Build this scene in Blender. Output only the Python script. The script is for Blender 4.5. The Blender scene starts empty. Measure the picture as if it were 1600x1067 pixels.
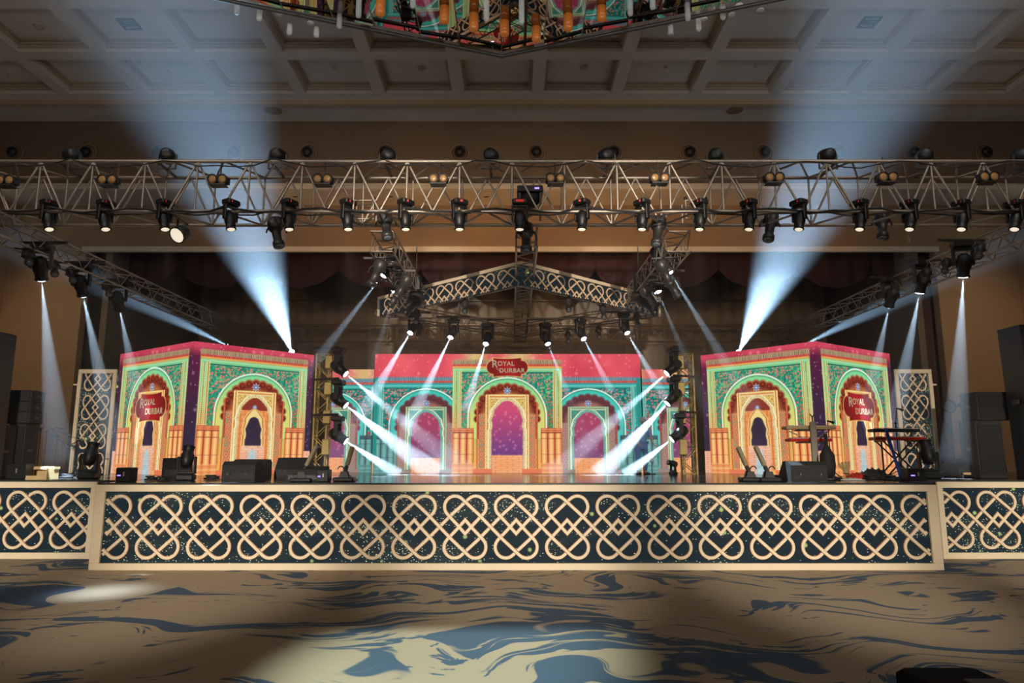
import bpy, math, random
import numpy as np
from mathutils import Vector, Matrix
R = random.Random(7)
PI = math.pi
S = bpy.context.scene
COL = S.collection

# ------------------------------------------------------------------ camera
F, TH, CH = 1080.0, math.radians(9.15), 2.16
cam = bpy.data.cameras.new('camera'); cam.sensor_width = 36.0; cam.lens = F * 36.0 / 1600.0
cam.clip_end = 200
camo = bpy.data.objects.new('camera', cam); COL.objects.link(camo)
camo.location = (0, 0, CH); camo.rotation_euler = (PI / 2 + TH, 0, 0)
S.camera = camo
S.view_settings.view_transform = 'Standard'; S.view_settings.look = 'None'
S.view_settings.exposure = 0.0; S.view_settings.gamma = 1.0; S.view_settings.use_curve_mapping = False
S.cycles.use_denoising = True
S.cycles.max_bounces = 6; S.cycles.diffuse_bounces = 3; S.cycles.glossy_bounces = 3
S.cycles.transmission_bounces = 4; S.cycles.volume_bounces = 0; S.cycles.transparent_max_bounces = 8
S.cycles.sample_clamp_indirect = 3.0; S.cycles.caustics_reflective = False; S.cycles.caustics_refractive = False
w = bpy.data.worlds.new('world'); S.world = w; w.use_nodes = True
w.node_tree.nodes['Background'].inputs[0].default_value = (0.02, 0.016, 0.012, 1)
w.node_tree.nodes['Background'].inputs[1].default_value = 0.3

def P(px, py, Y):
    """world point on the depth plane Y that the photograph shows at (px, py)"""
    v = (533.5 - py) / F; u = (px - 800.0) / F
    dy = math.cos(TH) - v * math.sin(TH); dz = math.sin(TH) + v * math.cos(TH)
    t = Y / dy
    return Vector((u * t, Y, CH + dz * t))
def G(px, py, z):
    """world point on the horizontal plane z"""
    v = (533.5 - py) / F; u = (px - 800.0) / F
    dy = math.cos(TH) - v * math.sin(TH); dz = math.sin(TH) + v * math.cos(TH)
    t = (z - CH) / dz
    return Vector((u * t, dy * t, z))
def X(px, Y, z):
    """world x at depth Y, height z for pixel column px"""
    dep = Y * math.cos(TH) + (z - CH) * math.sin(TH)
    return (px - 800.0) / F * dep
def MPX(Y, z=2.0):
    return (Y * math.cos(TH) + (z - CH) * math.sin(TH)) / F

STAGE = 1.59
ORD = ['first', 'second', 'third', 'fourth', 'fifth', 'sixth', 'seventh', 'eighth', 'ninth', 'tenth', 'eleventh', 'twelfth', 'thirteenth', 'fourteenth', 'fifteenth', 'sixteenth', 'seventeenth', 'eighteenth', 'nineteenth', 'twentieth']
YF, YW, YP, YB = 13.4, 14.8, 21.5, 28.0

def area(name, loc, target, power, sx, sy, color, spread=PI):
    l = bpy.data.lights.new(name, 'AREA'); l.energy = power; l.color = color
    l.shape = 'RECTANGLE'; l.size = sx; l.size_y = sy; l.spread = spread
    o = bpy.data.objects.new(name, l); COL.objects.link(o); o.location = loc
    o.rotation_euler = (Vector(target) - Vector(loc)).to_track_quat('-Z', 'Y').to_euler()
    return o
def spot(name, loc, target, power, ang, blend=0.5, color=(0.72, 0.86, 1.0), radius=0.06):
    l = bpy.data.lights.new(name, 'SPOT'); l.energy = power; l.color = color
    l.spot_size = math.radians(ang); l.spot_blend = blend; l.shadow_soft_size = radius
    o = bpy.data.objects.new(name, l); COL.objects.link(o); o.location = loc
    o.rotation_euler = (Vector(target) - Vector(loc)).to_track_quat('-Z', 'Y').to_euler()
    return o
WARM = (1.0, 0.66, 0.36); WHITE = (0.6, 0.8, 1.0)
# unseen spots added behind the camera to brighten stage front, header and side lattices
for x in (-8.5, -4.2, 0, 4.2, 8.5):
    spot('front_fill', (x * 0.7, -7.6, 6.5), (x * 1.28, 13.4, 0.55), 20000, 17, 1.0, (1.0, 0.91, 0.77), 0.1)
for x in (-2.2, 2.6):
    spot('front_fill', (x * 0.5, -7.6, 6.5), (x, 17.0, 6.4), 24000, 11, 1.0, (1.0, 0.84, 0.68), 0.1)
for x in (-10.9, 10.75):
    spot('front_fill', (x * 0.7, -7.6, 6.5), (x, 18.0, 3.2), 12000, 9, 1.0, (1.0, 0.84, 0.68), 0.1)
for x in (-9, 0, 9):
    area('house_fill', (x, 8.5, 12.0), (x, 10.5, 0), 110, 0.8, 0.8, (1.0, 0.72, 0.48))  # warm fill added overhead for floor and walls, no fixture built
# unseen warm spots added past the front truss to light the upper wall
for x, p in ((-6.5, 60), (-2.6, 110), (0.8, 110), (4.2, 110), (8.2, 60)):
    spot('header_fill', (x, 17.6, 7.6), (x * 1.05, YP, 9.0), p * 2.3, 95, 1.0, (1.0, 0.52, 0.17), 0.15)
for x in (-1, 1):
    spot('wall_fill', (x * 12.6, 15.0, 11.8), (x * 14.9, YP, 4.6), 1300, 42, 1.0, (1.0, 0.72, 0.42), 0.2)  # unseen fill added to brighten the side walls
    spot('front_fill', (x * 3, -7.6, 6.5), (x * 5.1, 18.9, 3.4), 7000, 9, 1.0, (1.0, 0.84, 0.62), 0.1)  # unseen fill added for the gold towers
# added unseen area light that brightens the coffered ceiling
area('ceiling_fill', (0, 6.0, 8.0), (0, 14.5, 13), 240, 18, 0.5, (1.0, 0.93, 0.84), math.radians(150))

# ------------------------------------------------------------------ materials
MATS = {}
def mat(name, col, rough=0.6, metal=0.0, bump=0.0, bscale=40.0, vary=0.12, vscale=3.0, emit=None, es=0.0, spec=0.5):
    if name in MATS: return MATS[name]
    m = bpy.data.materials.new(name); m.use_nodes = True; MATS[name] = m
    nt = m.node_tree; n = nt.nodes; b = n['Principled BSDF']
    b.inputs['Roughness'].default_value = rough; b.inputs['Metallic'].default_value = metal
    b.inputs['Specular IOR Level'].default_value = spec
    tc = n.new('ShaderNodeTexCoord'); no = n.new('ShaderNodeTexNoise'); no.inputs['Scale'].default_value = vscale
    nt.links.new(tc.outputs['Object'], no.inputs['Vector'])
    mx = n.new('ShaderNodeMix'); mx.data_type = 'RGBA'
    a = [max(0, c * (1 - vary)) for c in col]; c2 = [min(1, c * (1 + vary)) for c in col]
    mx.inputs[6].default_value = (*a, 1); mx.inputs[7].default_value = (*c2, 1)
    nt.links.new(no.outputs['Fac'], mx.inputs[0]); nt.links.new(mx.outputs[2], b.inputs['Base Color'])
    if bump:
        n2 = n.new('ShaderNodeTexNoise'); n2.inputs['Scale'].default_value = bscale
        nt.links.new(tc.outputs['Object'], n2.inputs['Vector'])
        bp = n.new('ShaderNodeBump'); bp.inputs['Strength'].default_value = bump
        nt.links.new(n2.outputs['Fac'], bp.inputs['Height']); nt.links.new(bp.outputs[0], b.inputs['Normal'])
    if emit:
        b.inputs['Emission Color'].default_value = (*emit, 1); b.inputs['Emission Strength'].default_value = es
    return m
M_ceil = mat('ceiling_paint', (0.68, 0.64, 0.57), 0.8, vary=0.04)
M_ceilb = mat('coffer_moulding', (0.50, 0.38, 0.25), 0.7, vary=0.06)
M_wall = mat('beige_wall', (0.27, 0.175, 0.10), 0.75, vary=0.06, bump=0.1, bscale=20)
M_lip = mat('cream_trim', (0.62, 0.55, 0.44), 0.6, vary=0.04)
M_alu = mat('aluminium_tube', (0.42, 0.365, 0.305), 0.42, 0.6, vary=0.1)
M_gold = mat('gold_painted_truss', (0.62, 0.46, 0.18), 0.4, 0.5, vary=0.12)
M_blk = mat('black_plastic', (0.009, 0.009, 0.010), 0.45, vary=0.2)
M_blk2 = mat('black_carpeted_cabinet', (0.013, 0.012, 0.011), 0.75, bump=0.2, bscale=80)
M_grill = mat('speaker_grille', (0.012, 0.012, 0.013), 0.5, 0.3, bump=0.5, bscale=160)
M_char = mat('charcoal_metal', (0.06, 0.058, 0.055), 0.4, 0.4)
M_cream = mat('cream_lattice_paint', (0.82, 0.68, 0.48), 0.5, vary=0.03)
M_edge = mat('terracotta_edge_paint', (0.42, 0.17, 0.08), 0.6)
M_maroon = mat('maroon_velvet', (0.045, 0.016, 0.018), 0.9, vary=0.25, vscale=1.2)
M_drape = mat('grey_drape', (0.42, 0.36, 0.29), 0.9, vary=0.1, vscale=0.7)
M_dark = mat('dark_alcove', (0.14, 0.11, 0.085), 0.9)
M_stage = mat('black_gloss_stage_floor', (0.05, 0.05, 0.05), 0.16, vary=0.3, vscale=0.8)
M_white = mat('white_paint', (0.75, 0.72, 0.66), 0.5)
M_red = mat('red_lacquer', (0.62, 0.03, 0.02), 0.3)
M_blue = mat('blue_strap', (0.01, 0.12, 0.6), 0.5)
M_wood = mat('pale_wood', (0.6, 0.42, 0.2), 0.6)
M_lens = mat('lit_lens', (0.9, 0.95, 1.0), 0.3, emit=(0.82, 0.9, 1.0), es=14.0)
M_lensw = mat('lit_warm_lens', (1, 0.85, 0.6), 0.3, emit=(1.0, 0.88, 0.7), es=0.8)
M_lensd = mat('unlit_lens', (0.18, 0.22, 0.25), 0.08, 0.3)
M_amber = mat('amber_lamp_glass', (0.35, 0.19, 0.07), 0.3, emit=(0.8, 0.4, 0.12), es=0.07)
M_disp = mat('red_display', (0.2, 0, 0), 0.5, emit=(1, 0.03, 0.02), es=0.4)
M_bled = mat('violet_led', (0.1, 0.05, 0.5), 0.5, emit=(0.25, 0.15, 1.0), es=3.0)
M_cable = mat('black_cable', (0.02, 0.02, 0.02), 0.6)
M_skin = mat('skin', (0.45, 0.26, 0.17), 0.6)
M_shirt = mat('blue_cloth', (0.22, 0.35, 0.6), 0.85)
M_trous = mat('dark_blue_cloth', (0.1, 0.17, 0.34), 0.85)
M_hair = mat('pale_cap_cloth', (0.6, 0.6, 0.62), 0.8)

def new(name):
    m = bpy.data.materials.new(name); m.use_nodes = True; MATS[name] = m
    return m, m.node_tree, m.node_tree.nodes, m.node_tree.links
# carpet: cream ground with blue-grey brush strokes
m, nt, n, L = new('patterned_carpet'); M_carpet = m
b = n['Principled BSDF']; b.inputs['Roughness'].default_value = 0.95; b.inputs['Specular IOR Level'].default_value = 0.1
tc = n.new('ShaderNodeTexCoord')
wn = n.new('ShaderNodeTexNoise'); wn.inputs['Scale'].default_value = 0.42; wn.inputs['Detail'].default_value = 1.5; L.new(tc.outputs['Object'], wn.inputs['Vector'])
ws = n.new('ShaderNodeVectorMath'); ws.operation = 'MULTIPLY_ADD'; ws.inputs[1].default_value = (2.6, 3.4, 0); L.new(wn.outputs['Color'], ws.inputs[0]); L.new(tc.outputs['Object'], ws.inputs[2])
def carpet_noise(rot, sc, scale, detail, dist, off=(0, 0, 0)):
    mp = n.new('ShaderNodeMapping'); mp.inputs['Rotation'].default_value = (0, 0, rot); mp.inputs['Scale'].default_value = (*sc, 1)
    mp.inputs['Location'].default_value = off
    L.new(ws.outputs[0], mp.inputs['Vector'])
    t = n.new('ShaderNodeTexNoise'); t.inputs['Scale'].default_value = scale; t.inputs['Detail'].default_value = detail
    t.inputs['Distortion'].default_value = dist; t.inputs['Roughness'].default_value = 0.55
    L.new(mp.outputs[0], t.inputs['Vector']); return t.outputs['Fac']
def ramp(src, a, b_):
    r = n.new('ShaderNodeMapRange'); r.interpolation_type = 'SMOOTHSTEP'
    r.inputs[1].default_value = a; r.inputs[2].default_value = b_
    L.new(src, r.inputs[0]); return r.outputs[0]
def mth(op, a, b_):
    r = n.new('ShaderNodeMath'); r.operation = op; r.use_clamp = True
    for i, s in enumerate((a, b_)):
        if isinstance(s, (int, float)): r.inputs[i].default_value = s
        else: L.new(s, r.inputs[i])
    return r.outputs[0]
n1 = ramp(carpet_noise(0.35, (0.42, 1.0), 0.62, 3.0, 1.6), 0.51, 0.53)
n2 = ramp(carpet_noise(0.45, (0.30, 2.6), 1.5, 3.0, 0.8, (3, 7, 0)), 0.455, 0.485)
n3 = ramp(carpet_noise(0.30, (0.30, 1.6), 1.5, 4.0, 2.4, (9, 2, 0)), 0.615, 0.63)
msk = mth('MAXIMUM', mth('MULTIPLY', n1, n2), n3)
mx = n.new('ShaderNodeMix'); mx.data_type = 'RGBA'
mx.inputs[6].default_value = (0.46, 0.36, 0.25, 1); mx.inputs[7].default_value = (0.085, 0.125, 0.18, 1)
L.new(msk, mx.inputs[0])
fz = n.new('ShaderNodeTexNoise'); fz.inputs['Scale'].default_value = 90.0; L.new(tc.outputs['Object'], fz.inputs['Vector'])
m2 = n.new('ShaderNodeMix'); m2.data_type = 'RGBA'; m2.blend_type = 'MULTIPLY'; m2.inputs[0].default_value = 0.35
L.new(mx.outputs[2], m2.inputs[6]); L.new(fz.outputs['Fac'], m2.inputs[7]); L.new(m2.outputs[2], b.inputs['Base Color'])
bp = n.new('ShaderNodeBump'); bp.inputs['Strength'].default_value = 0.25; L.new(fz.outputs['Fac'], bp.inputs['Height']); L.new(bp.outputs[0], b.inputs['Normal'])
# star-field video screen behind the lattice
m, nt, n, L = new('star_field_screen'); M_star = m
b = n['Principled BSDF']; b.inputs['Base Color'].default_value = (0.008, 0.013, 0.017, 1); b.inputs['Roughness'].default_value = 0.6; b.inputs['Specular IOR Level'].default_value = 0.1
tc = n.new('ShaderNodeTexCoord')
def stars(scale, r0, dx=(1, 1, 1)):
    mp = n.new('ShaderNodeMapping'); mp.inputs['Scale'].default_value = dx; L.new(tc.outputs['Object'], mp.inputs['Vector'])
    v = n.new('ShaderNodeTexVoronoi'); v.inputs['Scale'].default_value = scale; L.new(mp.outputs[0], v.inputs['Vector'])
    s = n.new('ShaderNodeMapRange'); s.interpolation_type = 'SMOOTHSTEP'; s.inputs[1].default_value = r0; s.inputs[2].default_value = r0 * 0.3
    L.new(v.outputs['Distance'], s.inputs[0]); return s.outputs[0], v.outputs['Color']
s1, c1 = stars(30.0, 0.27, (0.6, 1, 1.5)); s2, c2 = stars(2.4, 0.13)
swm = n.new('ShaderNodeMapping'); swm.inputs['Rotation'].default_value = (0, -0.45, 0); swm.inputs['Scale'].default_value = (0.33, 1, 1.1)
L.new(tc.outputs['Object'], swm.inputs['Vector'])
sw = n.new('ShaderNodeTexNoise'); sw.inputs['Scale'].default_value = 1.5; sw.inputs['Detail'].default_value = 2; sw.inputs['Distortion'].default_value = 1.0
L.new(swm.outputs[0], sw.inputs['Vector'])
dens = ramp(sw.outputs['Fac'], 0.46, 0.66)
sx = n.new('ShaderNodeSeparateColor'); L.new(c1, sx.inputs[0])
sel = mth('GREATER_THAN', mth('ADD', mth('MULTIPLY', dens, 0.9), 0.05), sx.outputs[0])
dots = mth('MULTIPLY', s1, sel)
glow = mth('MULTIPLY', dens, 0.010)
em = n.new('ShaderNodeCombineColor')
a1 = n.new('ShaderNodeMix'); a1.data_type = 'RGBA'; a1.inputs[6].default_value = (0.006, 0.014, 0.019, 1); a1.inputs[7].default_value = (1.6, 1.7, 1.2, 1)
L.new(mth('ADD', dots, glow), a1.inputs[0])
a2 = n.new('ShaderNodeMix'); a2.data_type = 'RGBA'; a2.inputs[7].default_value = (0.5, 0.62, 0.2, 1); L.new(a1.outputs[2], a2.inputs[6]); L.new(s2, a2.inputs[0])
L.new(a2.outputs[2], b.inputs['Emission Color']); b.inputs['Emission Strength'].default_value = 0.9
m.cycles.emission_sampling = 'NONE'
# LED screen picture held in a colour attribute
m, nt, n, L = new('led_screen_picture'); M_led = m
b = n['Principled BSDF']; b.inputs['Base Color'].default_value = (0.01, 0.01, 0.01, 1); b.inputs['Roughness'].default_value = 0.5
at = n.new('ShaderNodeAttribute'); at.attribute_name = 'picture'
dm = n.new('ShaderNodeMix'); dm.data_type = 'RGBA'; dm.inputs[0].default_value = 0.1; dm.inputs[6].default_value = (0.004, 0.004, 0.004, 1)
L.new(at.outputs['Color'], dm.inputs[7]); L.new(dm.outputs[2], b.inputs['Base Color']); b.inputs['Specular IOR Level'].default_value = 0.1
L.new(at.outputs['Color'], b.inputs['Emission Color']); b.inputs['Emission Strength'].default_value = 1.0
m.cycles.emission_sampling = 'NONE'
M_letter = mat('screen_lettering', (0.12, 0.1, 0.06), 0.8, spec=0.1, emit=(0.9, 0.74, 0.46), es=0.45)
# chandelier mirror and glass
m, nt, n, L = new('mirror_steel'); M_mirror = m
b = n['Principled BSDF']; b.inputs['Metallic'].default_value = 1; b.inputs['Roughness'].default_value = 0.015; b.inputs['Base Color'].default_value = (0.30, 0.26, 0.24, 1)
wv = n.new('ShaderNodeTexNoise'); wv.inputs['Scale'].default_value = 1.3
bp = n.new('ShaderNodeBump'); bp.inputs['Strength'].default_value = 0.03; L.new(wv.outputs['Fac'], bp.inputs['Height']); L.new(bp.outputs[0], b.inputs['Normal'])
m, nt, n, L = new('clear_crystal'); M_crys = m
b = n['Principled BSDF']; b.inputs['Roughness'].default_value = 0.1; b.inputs['Base Color'].default_value = (0.8, 0.85, 0.9, 1); b.inputs['Alpha'].default_value = 0.35
M_ambt = mat('amber_glass_tube', (0.5, 0.15, 0.03), 0.2, emit=(0.8, 0.25, 0.04), es=0.10)
M_disc = mat('frosted_disc', (0.7, 0.72, 0.78), 0.35)

# ------------------------------------------------------------------ mesh helpers
class MB:
    def __init__(s): s.v = []; s.f = []; s.m = []
    def add(s, vs, fs, mi=0):
        k = len(s.v); s.v += [tuple(v) for v in vs]; s.f += [tuple(i + k for i in f) for f in fs]; s.m += [mi] * len(fs); return s
    def box(s, c, d, mi=0, rot=None, taper=1.0):
        x, y, z = (d[0] / 2, d[1] / 2, d[2] / 2); vs = []
        for sz in (-1, 1):
            t = taper if sz > 0 else 1
            for sx, sy in ((-1, -1), (1, -1), (1, 1), (-1, 1)):
                p = Vector((sx * x * t, sy * y * t, sz * z))
                if rot: p = rot @ p
                vs.append(p + Vector(c))
        return s.add(vs, [(3, 2, 1, 0), (4, 5, 6, 7), (0, 1, 5, 4), (1, 2, 6, 5), (2, 3, 7, 6), (3, 0, 4, 7)], mi)
    def bbox(s, c, d, bev=0.02, mi=0):
        """box with chamfered vertical and top edges"""
        x, y, z = d[0] / 2, d[1] / 2, d[2] / 2
        def ring(ix, zz):
            X_, Y_ = x - ix, y - ix; q = bev
            return [Vector((a, b_, zz)) + Vector(c) for a, b_ in ((-X_ + q, -Y_), (X_ - q, -Y_), (X_, -Y_ + q), (X_, Y_ - q), (X_ - q, Y_), (-X_ + q, Y_), (-X_, Y_ - q), (-X_, -Y_ + q))]
        vs = ring(bev, -z) + ring(0, -z + bev) + ring(0, z - bev) + ring(bev, z); fs = []
        for k in range(3):
            for i in range(8): fs.append((k * 8 + i, k * 8 + (i + 1) % 8, (k + 1) * 8 + (i + 1) % 8, (k + 1) * 8 + i))
        fs += [tuple(range(7, -1, -1)), tuple(range(24, 32))]
        return s.add(vs, fs, mi)
    def tube(s, a, b_, r, r2=None, n=8, mi=0, cap=True):
        a, b_ = Vector(a), Vector(b_); r2 = r if r2 is None else r2; d = (b_ - a)
        if d.length < 1e-6: return s
        q = d.to_track_quat('Z', 'Y'); vs = []
        for c, rr in ((a, r), (b_, r2)):
            for i in range(n):
                t = 2 * PI * i / n; vs.append(c + q @ Vector((math.cos(t) * rr, math.sin(t) * rr, 0)))
        fs = [(i, (i + 1) % n, n + (i + 1) % n, n + i) for i in range(n)]
        if cap: fs += [tuple(range(n - 1, -1, -1)), tuple(range(n, 2 * n))]
        return s.add(vs, fs, mi)
    def path(s, pts, r, n=6, mi=0):
        for a, b_ in zip(pts[:-1], pts[1:]): s.tube(a, b_, r, n=n, mi=mi)
        return s
    def lathe(s, prof, n=16, mi=0, axis=None, c=(0, 0, 0)):
        """prof: (radius, height) list; axis quaternion"""
        vs = []; c = Vector(c)
        for r, z in prof:
            for i in range(n):
                t = 2 * PI * i / n; p = Vector((math.cos(t) * r, math.sin(t) * r, z)); vs.append(c + (axis @ p if axis else p))
        fs = []
        for k in range(len(prof) - 1):
            for i in range(n): fs.append((k * n + i, k * n + (i + 1) % n, (k + 1) * n + (i + 1) % n, (k + 1) * n + i))
        fs += [tuple(range(n - 1, -1, -1)), tuple(range((len(prof) - 1) * n, len(prof) * n))]
        return s.add(vs, fs, mi)
    def torus(s, c, R_, r, q=None, n=20, k=6, mi=0, a0=0, a1=2 * PI):
        vs = []; full = abs(a1 - a0 - 2 * PI) < 1e-3; nn = n if full else n + 1
        for i in range(nn):
            t = a0 + (a1 - a0) * i / n
            for j in range(k):
                u = 2 * PI * j / k; p = Vector(((R_ + r * math.cos(u)) * math.cos(t), (R_ + r * math.cos(u)) * math.sin(t), r * math.sin(u)))
                vs.append(Vector(c) + (q @ p if q else p))
        fs = []
        for i in range(n):
            i2 = (i + 1) % nn
            for j in range(k): fs.append((i * k + j, i2 * k + j, i2 * k + (j + 1) % k, i * k + (j + 1) % k))
        return s.add(vs, fs, mi)
    def prism(s, poly, y0, y1, mi=0):
        """poly: (x, z) outline extruded along y"""
        k = len(poly); vs = [(x, y0, z) for x, z in poly] + [(x, y1, z) for x, z in poly]
        fs = [tuple(range(k)), tuple(range(2 * k - 1, k - 1, -1))] + [(i, i + k, (i + 1) % k + k, (i + 1) % k) for i in range(k)]
        return s.add(vs, fs, mi)
    def prismx(s, poly, x0, x1, mi=0):
        """poly: (y, z) outline extruded along x"""
        k = len(poly); vs = [(x0, y, z) for y, z in poly] + [(x1, y, z) for y, z in poly]
        fs = [tuple(range(k - 1, -1, -1)), tuple(range(k, 2 * k))] + [(i, (i + 1) % k, (i + 1) % k + k, i + k) for i in range(k)]
        return s.add(vs, fs, mi)
    def sphere(s, c, r, sc=(1, 1, 1), n=12, k=8, mi=0):
        prof = []; vs = []; c = Vector(c)
        for j in range(1, k):
            t = PI * j / k
            for i in range(n):
                a = 2 * PI * i / n; vs.append(c + Vector((math.sin(t) * math.cos(a) * r * sc[0], math.sin(t) * math.sin(a) * r * sc[1], -math.cos(t) * r * sc[2])))
        fs = []
        for j in range(k - 2):
            for i in range(n): fs.append((j * n + i, j * n + (i + 1) % n, (j + 1) * n + (i + 1) % n, (j + 1) * n + i))
        fs += [tuple(range(n - 1, -1, -1)), tuple(range((k - 2) * n, (k - 1) * n))]
        return s.add(vs, fs, mi)
    def data(s, name, mats, smooth=False):
        me = bpy.data.meshes.new(name); me.from_pydata(s.v, [], s.f)
        if not isinstance(mats, (list, tuple)): mats = [mats]
        for m_ in mats: me.materials.append(m_)
        me.polygons.foreach_set('material_index', s.m)
        if smooth: me.polygons.foreach_set('use_smooth', [True] * len(s.f)); 
        me.update()
        return me
    def build(s, name, mats, parent=None, smooth=False, loc=None):
        me = s.data(name, mats, smooth)
        return link(name, me, parent, loc)
def link(name, data, parent=None, loc=None, M=None):
    o = bpy.data.objects.new(name, data); COL.objects.link(o)
    if parent: o.parent = parent
    if M is not None: o.matrix_basis = M
    if loc is not None: o.location = loc
    return o
def tag(o, label, cat, group=None, kind=None):
    o['label'] = label; o['category'] = cat
    if group: o['group'] = group
    if kind: o['kind'] = kind
    return o
def thing(name, label, cat, loc=(0, 0, 0), rz=0.0, group=None):
    o = bpy.data.objects.new(name, None); COL.objects.link(o); o.location = loc; o.rotation_euler = (0, 0, rz)
    o.empty_display_size = 0.1
    return tag(o, label, cat, group)
def struct(name, mb, m_, parent=None):
    o = mb.build(name, m_, parent)
    if parent is None: o['kind'] = 'structure'
    return o
UNIT = MB().tube((0, 0, 0), (0, 0, 1), 1.0, n=6, cap=False)
UNITM = {}
def rod(name, a, b_, r, m_, parent):
    """a shared unit tube stretched between two local points"""
    a, b_ = Vector(a), Vector(b_); d = b_ - a
    if m_.name not in UNITM: UNITM[m_.name] = UNIT.data('tube', m_, True)
    M = Matrix.Translation(a) @ d.to_track_quat('Z', 'Y').to_matrix().to_4x4() @ Matrix.Diagonal((r, r, d.length, 1))
    return link(name, UNITM[m_.name], parent, M=M)

# ------------------------------------------------------------------ the room
HW = 16.2
struct('floor', MB().box((0, 10, -0.05), (2 * HW, 36, 0.1)), M_carpet)
ZB, ZC = 12.38, 12.72
ce = struct('ceiling', MB().box((0, 5.45, ZC + 0.1), (2 * HW, 26.9, 0.2)), M_ceil)
for i, y in enumerate((18.72, 16.62, 14.5, 12.4)):
    wid = 0.36
    struct('coffer_beam', MB().box((0, y, (ZB + ZC) / 2), (2 * HW, wid, ZC - ZB)), M_ceil, ce)
    # stepped moulding on the side that faces the room
    mb = MB()
    for k, (dz, dy) in enumerate(((0.10, 0.02), (0.19, 0.045), (0.29, 0.08))):
        mb.box((0, y - wid / 2 - dy / 2, ZB + dz + 0.03), (2 * HW, dy, 0.055))
    struct('beam_moulding', mb, M_ceilb, ce)
XB = [0.74 + 2.28 * k for k in range(-7, 7)]
for x in XB:
    for ya, yb in ((16.8, 18.54), (14.68, 16.44), (12.58, 14.32)):
        mb = MB().box((x, (ya + yb) / 2, (ZB + ZC) / 2 + 0.002), (0.34, yb - ya, ZC - ZB - 0.004))
        struct('cross_beam', mb, M_ceil, ce)
        mb = MB()
        for sx in (-1, 1):
            mb.box((x + sx * 0.2, (ya + yb) / 2, ZC - 0.12), (0.06, yb - ya, 0.06)); mb.box((x + sx * 0.22, (ya + yb) / 2, ZC - 0.03), (0.1, yb - ya, 0.06))
        struct('beam_moulding', mb, M_ceilb, ce)
struct('trim_1', MB().box((0, 19.0, ZB - 0.06), (2 * HW, 0.2, 0.12)).box((0, 18.93, ZB - 0.02), (2 * HW, 0.12, 0.06)), M_ceilb)
struct('trim_2', MB().box((0, 19.6, ZB + 0.05), (2 * HW, 1.4, 0.12)), M_ceil)
M_wall2 = mat('brown_bulkhead_paint', (0.19, 0.125, 0.075), 0.75, vary=0.05)
wf = struct('wall_upper', MB().box((0, 20.35, 11.27), (2 * HW, 0.3, 2.24)), M_wall2)
struct('trim_3', MB().box((0, 20.17, 10.2), (2 * HW, 0.12, 0.16)).box((0, 20.12, 10.26), (2 * HW, 0.08, 0.06)).box((0, 20.9, 10.15), (2 * HW, 1.4, 0.08)), M_lip)
x0, x1 = X(113, YP, 4), X(1482, YP, 4)
zt = P(800, 387, YP).z
struct('wall_header', MB().box((0, YP + 0.15, (zt + 10.15) / 2), (2 * HW, 0.3, 10.15 - zt)), M_wall)
struct('trim_4', MB().box(((x0 + x1) / 2, YP - 0.03, zt - 0.07), (x1 - x0 + 0.2, 0.14, 0.17)), M_lip)
zl = zt - 0.15
struct('wall_left_front', MB().box(((-HW + x0) / 2, YP + 0.15, zt / 2), (HW + x0, 0.3, zt)), M_wall)
struct('wall_right_front', MB().box(((HW + x1) / 2, YP + 0.15, zt / 2), (HW - x1, 0.3, zt)), M_wall)
struct('wall_left', MB().box((-HW - 0.15, 7, 6.4), (0.3, 30, 12.8)), M_wall)
struct('wall_right', MB().box((HW + 0.15, 7, 6.4), (0.3, 30, 12.8)), M_wall)
struct('wall_back', MB().box((0, -8.1, 6.4), (2 * HW, 0.2, 12.8)), M_wall)
struct('wall_alcove', MB().box((0, YB, 4.5), (26, 0.2, 9.6)).box((-13, 24.8, 4.5), (0.2, 6.4, 9.6)).box((13, 24.8, 4.5), (0.2, 6.4, 9.6)).box((0, 24.8, 9.3), (26, 6.5, 0.2)), M_dark)

# round air nozzles in the bulkhead
ri = 0
NOZ = (24, 138, 250, 368, 482, 603, 719, 838, 958, 1076, 1193, 1308, 1425, 1537)
for i, px in enumerate(NOZ):
    p = P(px, 240, 20.2); p.y = 20.16
    t = thing('air_nozzle', '%s round air nozzle from the left in the beige bulkhead' % ORD[i], 'air nozzle', p, group='air nozzles along the bulkhead')
    q = Vector((0, -1, 0)).to_track_quat('Z', 'Y')
    MB().torus((0, -0.012, 0), 0.27, 0.03, q, n=24).torus((0, -0.008, 0), 0.20, 0.02, q, n=24).build('ring', M_wall, t, True)
    MB().sphere((0, -0.125, 0), 0.155, (1, 0.72, 1), n=16).build('nozzle_ball', M_blk, t, True)
for k, (px, py) in enumerate(((427, 172), (1148, 172))):
    p = G(px, py, ZB - 0.01)
    t = thing('ceiling_speaker', 'flat round ceiling speaker in the white soffit at the %s' % ('left', 'right')[k], 'ceiling speaker', p)
    MB().lathe([(0.24, 0.0), (0.255, -0.012), (0.24, -0.02)], 24).build('grille', M_wall, t, True)
    MB().torus((0, 0, -0.012), 0.27, 0.015, n=24).build('rim', M_lip, t, True)
for k, (px, py) in enumerate(((202, 37), (1358, 34))):
    p = G(px, py, ZC - 0.001)
    t = thing('ceiling_vent', 'square dark air vent in a ceiling coffer on the %s side' % ('left', 'right')[k], 'vent', p)
    mb = MB()
    for a in (-1, 1): mb.box((a * 0.2, 0, -0.015), (0.05, 0.45, 0.03)).box((0, a * 0.2, -0.015), (0.45, 0.05, 0.03))
    mb.build('frame', M_char, t)
    for a in (-0.08, 0, 0.08): MB().box((0, a, -0.012), (0.36, 0.035, 0.02)).build('slat', M_blk, t)
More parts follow.
